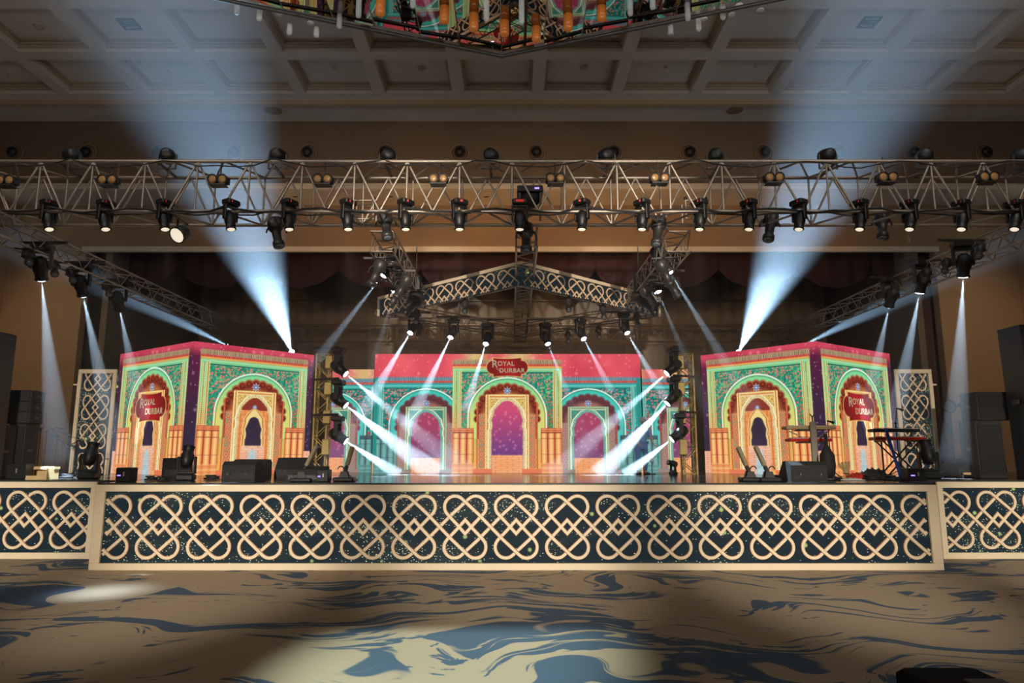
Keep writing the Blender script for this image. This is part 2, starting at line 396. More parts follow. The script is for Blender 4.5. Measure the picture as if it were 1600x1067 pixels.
for k, (px, py, big) in enumerate(((658, 105, 1), (912, 104, 1), (60, 40, 1), (265, 110, 0), (15, 114, 0), (522, 104, 0), (1040, 103, 0), (1180, 102, 0))):
    p = G(px, py, ZC - 0.001); r = 0.11 if big else 0.05
    t = thing('smoke_detector', ('%s round detector on the ceiling, %s from the left' % ('large' if big else 'tiny', ORD[{2: 1, 3: 2, 4: 0, 5: 3, 0: 4, 1: 5, 6: 6, 7: 7}[k]])), 'detector', p)
    MB().lathe([(r, 0), (r, -0.03), (r * 0.6, -0.07), (r * 0.3, -0.075)], 16).build('body', M_ceilb, t, True)
    MB().torus((0, 0, -0.012), r * 1.15, 0.012, n=16, k=5).build('ring', M_ceil, t, True)
for k, px in enumerate((462, 610, 760, 910)):
    p = G(px, 307, 10.11)
    t = tag(MB().box((0, 0, -0.008), (0.16, 0.05, 0.016)).box((0, 0, -0.012), (0.12, 0.02, 0.02)).build('soffit_slot', M_char, None, loc=p), '%s tiny dark slot from the left under the bulkhead soffit' % ORD[k], 'vent')

# ------------------------------------------------------------------ curtains
def pleats(x0, x1, z0, z1, y, amp, wl, name, m_, parent, bottom=None, nz=2):
    nx = max(8, int((x1 - x0) / wl * 8)); vs = []; fs = []
    for j in range(nz):
        for i in range(nx + 1):
            u = i / nx; x = x0 + (x1 - x0) * u
            zb = z0 if bottom is None else bottom(u)
            z = zb + (z1 - zb) * j / (nz - 1)
            vs.append((x, y + amp * math.sin(2 * PI * x / wl) + 0.3 * amp * math.sin(5.1 * x), z))
    for j in range(nz - 1):
        for i in range(nx): k = j * (nx + 1) + i; fs.append((k, k + 1, k + nx + 2, k + nx + 1))
    me = MB().add(vs, fs).data(name, m_, True); o = link(name, me, parent)
    sm = o.modifiers.new('solid', 'SOLIDIFY'); sm.thickness = 0.02
    return o
t = thing('backdrop_curtain', 'wide grey drape across the back of the stage behind the trusses', 'curtain', (0, 26.9, STAGE - 1.5))
pleats(-12.4, 12.4, 0.2, 9.0, 0, 0.05, 0.55, 'cloth', M_drape, t)
MB().tube((-12, -0.16, P(800, 469, 26.7).z - STAGE + 1.5), (12, -0.16, P(800, 469, 26.7).z - STAGE + 1.5), 0.035).build('batten', M_alu, t, True)
YV = 22.6
t = thing('scalloped_valance', 'dark maroon scalloped valance across the top of the stage opening', 'valance', (0, YV, P(0, 385, YV).z))
cus = [148, 275, 402, 528, 657, 724, 850, 930, 1000, 1122, 1245, 1365, 1490]
z0v = P(0, 385, YV).z
for a, b_ in zip(cus[:-1], cus[1:]):
    xa, xb = X(a, YV, 8), X(b_, YV, 8); dr = P(0, 450, YV).z - z0v; cu = P(0, 421, YV).z - z0v
    pleats(xa, xb, 0, 0.5, 0, 0.05, 0.6, 'swag', M_maroon, t, bottom=lambda u: cu + (dr - cu) * math.sin(PI * u) ** 0.75, nz=3)
for side, (pa, pb) in (('left', (110, 134)), ('right', (1440, 1484))):
    xa, xb = X(pa, YP + 0.6, 5), X(pb, YP + 0.6, 5)
    t = thing('side_curtain', 'dark maroon leg curtain hanging at the %s edge of the stage opening' % side, 'curtain', ((xa + xb) / 2, YP + 0.55, 0.2))
    w_ = (xb - xa) / 2
    pleats(-w_, w_, -0.2, zl - 0.2, 0, 0.06, 0.3, 'cloth', M_maroon, t)
    MB().tube((-w_, 0, zl - 0.2), (w_, 0, zl - 0.2), 0.03).build('rail', M_char, t)

# ------------------------------------------------------------------ stage platforms and lattice fascias
mb = MB(); Wst = 15.94; cx = (X(152, YF, STAGE) + X(1461, YF, STAGE)) / 2
LATX0, LATX1 = cx - Wst / 2, cx + Wst / 2
t = thing('main_stage', 'low wide stage platform with a glossy black deck', 'stage', (cx, YF + 4.2, 0))
MB().box((0, 0.1, STAGE - 0.05), (Wst - 0.1, 8.4, 0.1)).build('deck', M_stage, t)
MB().box((0, -4.09, STAGE - 0.06), (Wst + 0.02, 0.03, 0.1)).build('front_edge', M_char, t)
for sx in (-1, -0.5, 0, 0.5, 1):
    for sy in (-3.8, 0, 3.8): rod('leg', (sx * 7.7, sy, 0), (sx * 7.7, sy, STAGE - 0.1), 0.04, M_alu, t)
for side, sx in (('left', -1), ('right', 1)):
    xi = (LATX0, LATX1)[sx > 0]; xo = sx * 15.9; c = (xi + xo) / 2; wd = abs(xo - xi)
    t = thing('wing_stage', 'side stage platform at the %s of the main stage' % side, 'stage', (c, YW + 3.2, 0))
    MB().box((0, 0.05, STAGE - 0.05), (wd - 0.04, 6.3, 0.1)).build('deck', M_stage, t)
    for ax in (-0.45, 0.45):
        for sy in (-2.9, 2.9): rod('leg', (ax * wd, sy, 0), (ax * wd, sy, STAGE - 0.1), 0.04, M_alu, t)

def strand(sgn):
    """centre line of the upper (sgn 1) or lower (sgn -1) strand of the knot, in cell widths"""
    def arc(cx_, cy, r, a0, a1, k): return [(cx_ + r * math.cos(math.radians(a0 + (a1 - a0) * i / k)), cy + r * math.sin(math.radians(a0 + (a1 - a0) * i / k))) for i in range(k + 1)]
    r = 0.205; c_ = (0.205, 0.385)
    p = [(-0.5, 0.0), (-0.25, 0.25)] + arc(*c_, r, 135, -45, 12) + [(0.17, 0.055), (0.0, -0.13)]
    q = [(-x, y) for x, y in p[::-1]][1:]
    full = p + q
    k = len(full); out = []
    for i, (x, y) in enumerate(full):
        d = -1 + 2 * i / (k - 1)
        out.append((x, y * sgn, d if sgn > 0 else -d))
    return out
def knot_mesh(wd, band, xlim=(-9, 9), ylim=(-9, 9), vert=False):
    mb = MB()
    for sgn in (1, -1):
        pts = strand(sgn)
        # subdivide so that clipping is clean
        fine = []
        for a, b_ in zip(pts[:-1], pts[1:]):
            L_ = math.hypot(b_[0] - a[0], b_[1] - a[1]); k = max(1, int(L_ / 0.05)) if (xlim[0] > -1 or xlim[1] < 1 or ylim[0] > -1) else 1
            for i in range(k): fine.append(tuple(a[j] + (b_[j] - a[j]) * i / k for j in range(3)))
        fine.append(pts[-1]); runs = []; cur = []
        for p in fine:
            if xlim[0] <= p[0] <= xlim[1] and ylim[0] <= p[1] <= ylim[1]: cur.append(p)
            else:
                if len(cur) > 1: runs.append(cur)
                cur = []
        if len(cur) > 1: runs.append(cur)
        for run in runs:
            vs = []; k = len(run)
            for i, (x, y, d) in enumerate(run):
                a = run[max(0, i - 1)]; b_ = run[min(k - 1, i + 1)]
                t1 = Vector((x - a[0], y - a[1])); t2 = Vector((b_[0] - x, b_[1] - y))
                if t1.length < 1e-6: t1 = t2
                if t2.length < 1e-6: t2 = t1
                t1.normalize(); t2.normalize(); tn = (t1 + t2)
                if tn.length < 1e-3: tn = t1
                tn.normalize(); nn = Vector((-tn.y, tn.x)); sc_ = 1 / max(0.5, nn.dot(Vector((-t1.y, t1.x))))
                for off, yy in ((-0.5, 0.016), (-0.36, 0.0), (0.36, 0.0), (0.5, 0.016)):
                    px, pz = x * wd + nn.x * band * off * sc_, y * wd + nn.y * band * off * sc_
                    yo = yy - d * 0.009
                    vs.append((pz if vert else px, yo, (-px) if vert else pz))
            f1 = []; f2 = []
            for i in range(k - 1):
                o = i * 4
                f2 += [(o, o + 1, o + 5, o + 4), (o + 2, o + 3, o + 7, o + 6)]; f1.append((o + 1, o + 2, o + 6, o + 5))
            kk = len(mb.v); mb.add(vs, f1, 0); mb.f += [tuple(i + kk for i in f) for f in f2]; mb.m += [1] * len(f2)
    return mb.data('knot', [M_cream, M_edge])

def frame_parts(t, w_, h, fs, ft, m_=M_cream, dep=0.06, top=True, bot=True, left=True, right=True, y=0.0):
    if top: MB().bbox((0, y, h - ft / 2), (w_, dep, ft), 0.008).build('top_rail', m_, t)
    if bot: MB().bbox((0, y, ft / 2), (w_, dep, ft), 0.008).build('bottom_rail', m_, t)
    hh = h - (ft if top else 0) - (ft if bot else 0); zc = (ft if bot else 0) + hh / 2
    if left: MB().bbox((-w_ / 2 + fs / 2, y, zc), (fs, dep, hh), 0.008).build('side_rail', m_, t)
    if right: MB().bbox((w_ / 2 - fs / 2, y, zc), (fs, dep, hh), 0.008).build('side_rail', m_, t)

CW = 0.964
K_full = knot_mesh(CW, 0.072)
t = thing('stage_fascia', 'long dark star-speckled stage front with cream knot lattice in a cream frame', 'stage fascia', (cx, YF, 0.0))
H = STAGE - 0.03
MB().box((0, 0.085, H / 2 + 0.02), (Wst - 0.1, 0.05, H - 0.06)).build('video_screen', M_star, t)
frame_parts(t, Wst, H, 0.19, 0.125)
for k in range(-8, 9):
    lim = Wst / 2 - 0.2
    if abs(k) == 8:
        e = (lim - abs(k) * CW) / CW
        me = knot_mesh(CW, 0.072, xlim=((-e, 9) if k < 0 else (-9, e)))
    else: me = K_full
    link('knot', me, t, (k * CW + 0.0, 0.035, H / 2))
for side, sx in (('left', -1), ('right', 1)):
    xi = X(149 if sx < 0 else 1466, YW, 1); xo = sx * 15.6; wd = abs(xo - xi)
    t = thing('wing_fascia', 'shorter %s stage front with cream knot lattice set behind the long one' % side, 'stage fascia', ((xi + xo) / 2, YW, 0))
    MB().box((0, 0.085, H / 2 + 0.02), (wd - 0.1, 0.05, H - 0.06)).build('video_screen', M_star, t)
    frame_parts(t, wd, H, 0.12, 0.125)
    c0 = X((109, 1562)[sx > 0], YW, 0.8); k = -1
    sp = CW * 0.985; cc = c0
    while True:
        if abs(cc) + CW * 0.5 > 15.5: break
        link('knot', K_full, t, (cc - (xi + xo) / 2, 0.035, H / 2)); cc += sx * CW
    cc = c0 - sx * CW
    e = (abs(cc) - abs(xi) - 0.13) / CW
    if e > -0.5: link('knot', knot_mesh(CW, 0.072, xlim=((-9, e) if sx < 0 else (-e, 9))), t, (cc - (xi + xo) / 2, 0.035, H / 2))

# tall side lattices
for side, pl, pr, Y in (('left', 116, 176, 18.2), ('right', 1404, 1462, 18.2)):
    zt_ = P(0, 577, Y).z; xl, xr = X(pl, Y, 3), X(pr, Y, 3); wd = xr - xl; h = zt_ - STAGE
    t = thing('lattice_tower', 'tall narrow cream knot lattice beside the %s LED cube' % side, 'lattice panel', ((xl + xr) / 2, Y, STAGE))
    MB().box((0, 0.12, h / 2), (wd - 0.04, 0.06, h - 0.04)).build('backing_panel', M_star, t)
    frame_parts(t, wd, h, 0.09, 0.11, bot=False)
    cw = h / 3.65; bw = 0.058
    me = knot_mesh(cw, bw, vert=True); met = knot_mesh(cw, bw, xlim=(-0.23, 9), vert=True); meb = knot_mesh(cw, bw, xlim=(-9, 0.3), vert=True)
    for k in range(4):
        link('knot', met if k == 0 else (meb if k == 3 else me), t, M=Matrix.Translation((0, 0.02, h - (0.33 + k) * cw)) @ Matrix.Diagonal((0.76, 1, 1, 1)))
    sxx = -1 if side == 'left' else 1
    MB().box((sxx * (wd / 2 + 0.07), 0.12, h / 2 - 0.15), (0.03, 0.03, h - 0.35)).box((sxx * (wd / 2 + 0.13), 0.25, h / 2 - 0.2), (0.03, 0.03, h - 0.5)).build('rear_post', M_cream, t)
    MB().box((sxx * (wd / 2 + 0.05), 0.2, h - 0.4), (0.2, 0.3, 0.04)).build('brace', M_cream, t)

# ------------------------------------------------------------------ LED screens (picture computed per point)
def rnd2(ix, iy, k=0):
    h = np.sin(ix * 127.1 + iy * 311.7 + k * 74.7) * 43758.5453
    return h - np.floor(h)
def vnoise(x, y, k=0):
    ix, iy = np.floor(x), np.floor(y); fx, fy = x - ix, y - iy
    fx = fx * fx * (3 - 2 * fx); fy = fy * fy * (3 - 2 * fy)
    a = rnd2(ix, iy, k); b_ = rnd2(ix + 1, iy, k); c_ = rnd2(ix, iy + 1, k); d = rnd2(ix + 1, iy + 1, k)
    return (a * (1 - fx) + b_ * fx) * (1 - fy) + (c_ * (1 - fx) + d * fx) * fy
def cells(x, y, k=0):
    """distance to the nearest jittered point and that cell's random number"""
    ix, iy = np.floor(x), np.floor(y); best = np.full(x.shape, 9.0); idv = np.zeros(x.shape)
    for dx in (-1, 0, 1):
        for dy in (-1, 0, 1):
            cx_, cy_ = ix + dx, iy + dy
            px = cx_ + 0.15 + 0.7 * rnd2(cx_, cy_, k); py = cy_ + 0.15 + 0.7 * rnd2(cx_, cy_, k + 1)
            d = np.hypot(x - px, y - py); m_ = d < best
            best = np.where(m_, d, best); idv = np.where(m_, rnd2(cx_, cy_, k + 2), idv)
    return best, idv
def C3(*c): return np.array(c, float) / 255.0
def put(img, m_, col):
    """blend col (rgb or array) into img where m_ (0..1)"""
    m_ = np.clip(m_, 0, 1)[..., None].astype(float); img *= (1 - m_); img += m_ * col
def sm(d, w=0.006): return np.clip(0.5 - d / w, 0, 1)          # inside when d < 0
def mix(a, b_, t): t = np.clip(t, 0, 1)[..., None]; return a * (1 - t) + b_ * t
def sky(x, y, pal):
    """x, y in metres on the screen; background of the picture"""
    n_ = vnoise(x * 1.3, y * 1.3, 3) * 0.6 + vnoise(x * 3.1, y * 3.1, 4) * 0.4
    if pal == 'centre':
        c = mix(C3(205, 60, 82), C3(238, 96, 104), n_ * 1.4 - 0.2)
        yg = np.exp(-((x + 0.95) / 0.35) ** 2) + np.exp(-((x - 0.35) / 0.45) ** 2) * 0.9
        c = mix(c, C3(214, 226, 130), yg * 0.75)
    else:
        c = mix(C3(70, 30, 62), C3(112, 30, 62), n_)
        c = mix(c, mix(C3(184, 48, 74), C3(220, 84, 104), n_), (y - 3.05) / 0.28)
        c = mix(C3(52, 38, 62), c, (y - 1.2) / 1.9)
    d, i = cells(x * 3.2, y * 3.2, 11); c = mix(c, C3(255, 200, 190), (i > 0.72) * np.clip(1 - d / 0.22, 0, 1) * 0.55)
    d, i = cells(x * 11, y * 11, 17); c = mix(c, C3(255, 235, 235), (i > 0.86) * np.clip(1 - d / 0.25, 0, 1) * 0.8)
    return c
def floor_pic(x, y, warm):
    n_ = vnoise(x * 5, y * 26, 8)
    row = np.floor(y * 16); br = (np.abs(((x * 3 + row * 0.5) % 1) - 0.5) > 0.46) | ((y * 16) % 1 < 0.12)
    c = mix(C3(238, 176, 150), C3(246, 206, 170), n_)
    c = mix(c, C3(246, 160, 96) if warm else C3(236, 170, 140), vnoise(x * 1.1, y * 4, 9) * 0.9)
    c = mix(c, C3(176, 96, 74), br * 0.45)
    return c
def portal(img, x, y, cx_, w2, h, pal, inner):
    """an arched gate, centre cx_, half width w2, height h, standing at y = 0"""
    u = (x - cx_) / w2; v = y / h; au = np.abs(u); px = 2.2 / (w2 * 60)
    warm = pal == 'warm'
    inside = sm(au - 1, px) * sm(v - 1, px)
    xm, ym = x - cx_, y
    BAND1 = C3(178, 196, 108) if warm else C3(60, 178, 158); BAND2 = C3(120, 205, 140) if warm else C3(50, 170, 160)
    TEAL = C3(34, 156, 130) if warm else C3(12, 128, 124); LINE = C3(196, 226, 190) if warm else C3(150, 205, 190)
    body = mix(BAND2 * 1.0, C3(236, 178, 84) if warm else C3(76, 176, 160), (0.72 - v) * 1.6)
    body = mix(body, C3(232, 90, 62) if warm else C3(120, 120, 120), (0.58 - v) * 2.6 * (au > 0.8) if warm else (0.45 - v) * 1.0)
    put(img, inside, body)
    # studded side bands
    st = (np.abs(((ym / 0.055) % 1) - 0.5) < 0.28) & (np.abs(np.abs(au - 0.93) - 0.0) < 0.03)
    put(img, inside * st * (v < 0.9), C3(232, 226, 150) if warm else C3(130, 210, 196))
    st = (np.abs(((ym / 0.055) % 1) - 0.5) < 0.25) & (np.abs(au - 0.93) < 0.012)
    put(img, inside * st * (v < 0.9), C3(190, 90, 50) if warm else C3(30, 110, 110))
    for e in (0.985, 0.875, 0.845): put(img, inside * (np.abs(au - e) < 0.008) * (v < 0.925), C3(244, 226, 150) if warm else C3(170, 220, 200))
    put(img, inside * (np.abs(au - 0.862) < 0.006) * (v < 0.905), C3(150, 82, 46) if warm else C3(20, 90, 100))
    # floral spandrel panel
    pan = sm(au - 0.835, px) * sm(v - 0.885, px) * (v > 0.385)
    d, i = cells(xm * 12.5, ym * 12.5, 21)
    fl = mix(TEAL, TEAL * 0.72, vnoise(xm * 22, ym * 22, 5))
    veins = np.abs(vnoise(xm * 13, ym * 13, 31) - 0.5) < 0.075
    fl = mix(fl, C3(112, 196, 120) if warm else C3(74, 186, 168), veins * 0.85)
    redm = (i > 0.30) * sm(d - 0.33, 0.12)
    fl = mix(fl, mix(C3(240, 124, 112), C3(220, 48, 38), (0.72 - v) * 3.2), redm * 0.95)
    fl = mix(fl, C3(160, 150, 70) * 0.9, (0.62 - v) * 1.6 * (1 - redm)) if warm else fl
    put(img, inside * pan, fl)
    put(img, inside * (np.abs(v - 0.888) < 0.005) * (au < 0.84), C3(18, 96, 84))
    put(img, inside * (np.abs(v - 0.915) < 0.008), C3(160, 214, 160) if warm else C3(96, 196, 184))
    # cornice: ochre band, red band, row of teeth
    put(img, inside * (v > 0.928), C3(226, 160, 84) if warm else C3(60, 150, 150))
    put(img, inside * (v > 0.945) * (v < 0.966), mix(C3(176, 40, 44), C3(228, 120, 90), (np.abs(((xm / 0.05) % 1) - 0.5) < 0.2) * 1.0))
    tooth = np.abs(((xm / 0.05) % 1) - 0.5) * 2
    put(img, inside * (v >= 0.966), C3(186, 168, 130) if warm else C3(130, 160, 170))
    put(img, inside * (v >= 0.966) * (tooth < 0.35), C3(96, 50, 50) if warm else C3(70, 66, 96))
    cut = inside * (v > 0.985) * (tooth < (v - 0.985) * 70)
    # big arch
    aR = 0.715; ac = 0.492; k = h / w2                       # radius in half-widths, centre height
    du, dv = u, (v - ac) * k; rr = np.where(dv > 0, np.hypot(du, dv), au)
    low = v > 0.30
    put(img, inside * low * sm(rr - aR, px), mix(C3(124, 214, 150) if warm else C3(54, 196, 176), C3(226, 214, 110) if warm else C3(70, 190, 180), (0.80 - v) * 3.0))
    put(img, inside * low * sm(rr - aR + 0.10, 0.1) * 0.5, C3(180, 226, 150) if warm else C3(100, 214, 200))
    put(img, inside * low * (np.abs(rr - aR) < 0.010), C3(240, 246, 236)); put(img, inside * low * (np.abs(rr - aR + 0.03) < 0.005), C3(90, 110, 90))
    # scallops
    ang = np.arctan2(np.maximum(dv, -0.3), du); NL = 15
    LOB = C3(98, 28, 22) if warm else C3(88, 44, 52)
    put(img, inside * sm(rr - 0.545, px) * low, mix(C3(158, 76, 46) if warm else C3(150, 84, 78), LOB, (rr - 0.40) / 0.13))
    for j in range(NL):
        a = PI * (j + 0.5) / NL * 1.12 - 0.06 * PI; lx, lz = 0.545 * math.cos(a), 0.545 * math.sin(a)
        dd = np.hypot(du - lx, dv - lz); r_ = 0.078 if 2 < j < 12 else 0.064
        put(img, inside * sm(dd - r_, px * 1.4), mix(LOB, C3(196, 84, 52) if warm else C3(130, 70, 72), np.clip((dv - lz) / 0.1 * 0.5 + 0.25 + 0.3 * np.sin(dd * 120), 0, 0.85)))
    # orange ornamented jambs
    jam = sm(au - 0.52, px) * sm(v - 0.52, px) * (v > 0.04)
    d, i = cells(xm * 15, ym * 15, 41); or_ = np.abs(((ym / 0.15) % 1) - 0.5) * 2; oz = np.abs((au - 0.465) / 0.05)
    jc = mix(C3(216, 148, 100) if warm else C3(190, 140, 130), C3(188, 88, 62) if warm else C3(130, 92, 96), ((or_ + oz) % 1 < 0.42) * 0.8)
    jc = mix(jc, C3(120, 150, 120), (i > 0.8) * 0.5)
    put(img, inside * jam, jc)
    put(img, inside * (v > 0.03) * (v < 0.62) * (np.abs(au - 0.545) < 0.014), C3(210, 100, 60) if warm else C3(176, 84, 76))
    tri = sm(rr - 0.47, 0.1); lat = (np.abs(((xm + ym) * 14) % 1 - 0.5) < 0.14) | (np.abs(((xm - ym) * 14) % 1 - 0.5) < 0.14)
    put(img, inside * tri * (v > 0.5) * lat * 0.6, C3(238, 170, 96) if warm else C3(190, 150, 140))
    # blue-white rosette
    rx, rz = u, (v - 0.725) * k; rd = np.hypot(rx, rz); ra = np.arctan2(rz, rx)
    put(img, inside * sm(rd - 0.052 - 0.018 * np.cos(8 * ra), px), C3(196, 206, 226)); put(img, inside * sm(np.abs(rd - 0.03) - 0.008, px), C3(60, 90, 150))
    # inner rectangular frame
    fr = sm(au - 0.385, px) * sm(v - 0.685, px) * (v > 0.035)
    d, i = cells(xm * 20, ym * 20, 51)
    fc = mix(C3(230, 198, 110) if warm else C3(38, 150, 130), C3(150, 96, 52) if warm else C3(160, 90, 90), sm(d - 0.3, 0.2) * 0.7)
    put(img, inside * fr, fc)
    for e, c_ in ((0.385, C3(250, 226, 150)), (0.355, C3(214, 120, 60)), (0.335, C3(240, 220, 160))): put(img, inside * (v > 0.035) * ((np.abs(au - e) < 0.01) * (v < 0.69) + (np.abs(v - 0.685 + (0.385 - e) * 0.5) < 0.005) * (au < e)), c_ if warm else mix(c_, C3(120, 200, 180), np.full(u.shape, 0.5)))
    def opening(w_, vs, va):
        """pointed arch: half width w_, spring height vs, apex va"""
        t = np.clip((v - vs) / (va - vs), 0, 1); ww = w_ * np.sqrt(np.clip(1 - t ** 1.7, 0, 1))
        cusp = 0.018 * np.abs(np.sin(v * 34)) * (v > vs - 0.08)
        return np.where(v < va, au - ww + cusp, 1.0)
    o1 = opening(0.345, 0.46, 0.665)
    put(img, inside * (v > 0.035) * sm(o1, px), mix(C3(236, 214, 150) if warm else C3(120, 190, 170), C3(150, 150, 110) if warm else C3(70, 120, 120), (cells(xm * 26, ym * 26, 61)[0] < 0.3) * 0.8))
    put(img, inside * (v > 0.035) * (np.abs(o1) < 0.012), C3(250, 240, 200))
    o2 = opening(0.285, 0.46, 0.635)
    if inner == 'open':
        op = mix(C3(206, 76, 116), C3(112, 60, 128), (0.55 - v) * 2.6) if warm else mix(C3(168, 66, 100), C3(120, 66, 116), (0.5 - v) * 2.6)
        d, i = cells(xm * 7, ym * 7, 71); op = mix(op, C3(246, 170, 170), (i > 0.55) * np.clip(1 - d / 0.35, 0, 1) * 0.6)
        put(img, inside * sm(o2, px), op)
        put(img, inside * sm(o2, px) * sm(v - 0.155, 0.01), floor_pic(xm, ym, True))
    else:
        put(img, inside * (v > 0.03) * sm(o2, px), mix(C3(236, 150, 84), C3(180, 84, 50), ((np.abs((xm * 9) % 1 - 0.5) < 0.12) | (np.abs((ym * 6) % 1 - 0.5) < 0.06)) * 0.5))
        put(img, inside * sm(o2, px) * (v > 0.53), C3(136, 52, 40))
        rd = np.hypot(u, (v - 0.555) * k); put(img, inside * sm(rd - 0.035, px), C3(150, 180, 220))
        o25 = opening(0.215, 0.40, 0.545); put(img, inside * (v > 0.10) * sm(o25, px), C3(240, 214, 140))
        put(img, inside * (v > 0.10) * (np.abs(o25 + 0.03) < 0.012), C3(196, 110, 60))
        put(img, inside * sm(au - 0.21, px) * sm(v - 0.235, 0.01), floor_pic(xm, ym, False))
        put(img, inside * sm(v - 0.2, 0.01) * sm(au - 0.1 + 0.25 * v, 0.08), mix(C3(200, 216, 220), C3(150, 190, 200), vnoise(xm * 30, ym * 30, 80)))
        o3 = opening(0.150, 0.37, 0.475); put(img, inside * (np.abs(o3) < 0.03) * (v > 0.23), C3(244, 216, 140))
        nv = mix(C3(48, 36, 58), C3(62, 44, 70), vnoise(xm * 4, ym * 4, 90)); d, i = cells(xm * 13, ym * 13, 91)
        nv = mix(nv, C3(40, 120, 180), (i > 0.8) * np.clip(1 - d / 0.5, 0, 1) * (u > 0) * (v > 0.35))
        put(img, inside * sm(o3, px) * sm(0.235 - v, 0.01), nv)
    # column bundles
    for (ca, cb) in ((0.605, 0.99),):
        col = (au > ca) * (au < cb) * (v < 0.392)
        f = (au - ca) / (cb - ca) * 3.0; w_ = np.abs((f % 1) - 0.5) * 2
        A, B, D = (C3(250, 192, 118), C3(214, 98, 58), C3(120, 36, 32)) if warm else (C3(116, 176, 166), C3(66, 112, 118), C3(60, 44, 60))
        cc_ = mix(A, B, w_ ** 1.6); cc_ = mix(cc_, C3(255, 224, 150) if warm else A, np.clip(0.35 - np.abs(w_ - 0.1), 0, 1) * 1.2)
        cc_ = mix(cc_, D, (w_ - 0.84) * 9)
        cap = (v > 0.352); cc_ = mix(cc_, mix(C3(236, 150, 92) if warm else B, C3(176, 60, 44) if warm else D, np.abs(np.sin(v * 190)) * (0.3 + 0.5 * w_)), cap * 1.0)
        cc_ = mix(cc_, C3(120, 50, 40) if warm else D, (np.abs(v - 0.352) < 0.003) + (np.abs(v - 0.30) < 0.002) + (np.abs(v - 0.16) < 0.0015))
        bas = (v < 0.085); cc_ = mix(cc_, mix(A, B, np.abs(np.sin(v * 75)) * 0.9), bas * 0.75)
        put(img, inside * col, cc_)
        put(img, inside * (v < 0.07) * (au > ca - 0.02), mix(img, A, np.full(u.shape, 0.3)))
    put(img, inside * (au < 0.62) * (au > 0.27) * (v < 0.035), C3(226, 120, 84) if warm else C3(150, 130, 120))
def plaque(img, x, y, cx_, cy_, a, b_):
    u, v = (x - cx_) / a, (y - cy_) / b_
    au, av = np.abs(u), np.abs(v)
    d = np.where(au < 0.62, av - (0.90 + 0.10 * (au / 0.62) ** 2), np.maximum(av - 1.0 + 0.0 * au, -1))
    side = np.hypot((au - 0.70) / 0.30, v / 0.72) - 1; mid = np.maximum(au - 0.72, av - (0.90 + 0.1 * (au / 0.72) ** 2))
    d = np.minimum(side, mid * 1.6)
    put(img, sm(d, 0.12), C3(240, 196, 110)); put(img, sm(d + 0.10, 0.1), C3(120, 22, 26))
    put(img, sm(d + 0.16, 0.1), mix(C3(122, 22, 24), C3(170, 30, 36), np.clip(1.2 - np.abs(u * 1.2 + v * 0.3) * 1.4, 0, 1)))
def screen_mesh(name, w_, h_, fn, res=0.0155):
    nx, ny = int(w_ / res), int(h_ / res)
    # 2x2 supersampled picture, one value per grid point
    acc = 0
    for ox in (-0.25, 0.25):
        for oy in (-0.25, 0.25):
            gx, gy = np.meshgrid((np.arange(nx + 1) + ox) * w_ / nx - w_ / 2, (np.arange(ny + 1) + oy) * h_ / ny)
            acc = acc + fn(gx, np.clip(gy, 0, h_))
    img = np.clip(acc / 4, 0, 1)
    gx, gz = np.meshgrid(np.arange(nx + 1) * w_ / nx - w_ / 2, np.arange(ny + 1) * h_ / ny)
    co = np.zeros((gx.size, 3), np.float32); co[:, 0] = gx.ravel(); co[:, 2] = gz.ravel()
    i = (np.arange(ny)[:, None] * (nx + 1) + np.arange(nx)[None, :]).ravel()
    quads = np.stack([i, i + 1, i + nx + 2, i + nx + 1], 1).astype(np.int32)
    me = bpy.data.meshes.new(name); me.vertices.add(len(co)); me.vertices.foreach_set('co', co.ravel())
    me.loops.add(quads.size); me.loops.foreach_set('vertex_index', quads.ravel())
    me.polygons.add(len(quads)); me.polygons.foreach_set('loop_start', np.arange(0, quads.size, 4, dtype=np.int32))
    at_ = me.color_attributes.new('picture', 'FLOAT_COLOR', 'POINT')
    lin = np.where(img <= 0.04045, img / 12.92, ((img + 0.055) / 1.055) ** 2.4)
    c4 = np.ones((gx.size, 4), np.float32); c4[:, :3] = lin.reshape(-1, 3); at_.data.foreach_set('color', c4.ravel())
    me.materials.append(M_led); me.update(calc_edges=True); me.validate()
    return me
def letters(t, cx_, cz, size, y=-0.012, mw=None):
    for txt, dx, dz, sz in (('R', -0.37, 0.0, 1.25), ('OYAL', -0.04, 0.05, 0.78), ('DURBAR', 0.14, -0.155, 0.78)):
        cu_ = bpy.data.curves.new('lettering', 'FONT'); cu_.body = txt; cu_.size = size * 0.235 * sz; cu_.align_x = 'CENTER'
        cu_.space_character = 1.08; cu_.fill_mode = 'BOTH'; cu_.extrude = 0.001; cu_.offset = size * 0.004
        tmp = bpy.data.objects.new('tmp', cu_); COL.objects.link(tmp); bpy.context.view_layer.update()
        me = bpy.data.meshes.new_from_object(tmp.evaluated_get(bpy.context.evaluated_depsgraph_get())); bpy.data.objects.remove(tmp)
        me.name = 'lettering'; me.materials.clear(); me.materials.append(M_letter)
        o = link('lettering', me, t); M_ = Matrix.Translation((cx_ + (dx + (0.04 if mw is not None and txt == 'DURBAR' else 0)) * size, y, cz + dz * size)) @ Matrix.Rotation(PI / 2, 4, 'X')
        o.matrix_basis = (mw @ M_) if mw is not None else M_
    pts = [(cx_ + size * (-0.32 + 0.18 * f), y, cz + size * (-0.02 - 0.10 * math.sin(f * PI * 0.55))) for f in [i / 8 for i in range(9)]]
    if mw is not None: return
    o = MB().path(pts, size * 0.008, n=5).build('flourish', M_letter, t)
    if mw is not None: o.matrix_basis = mw

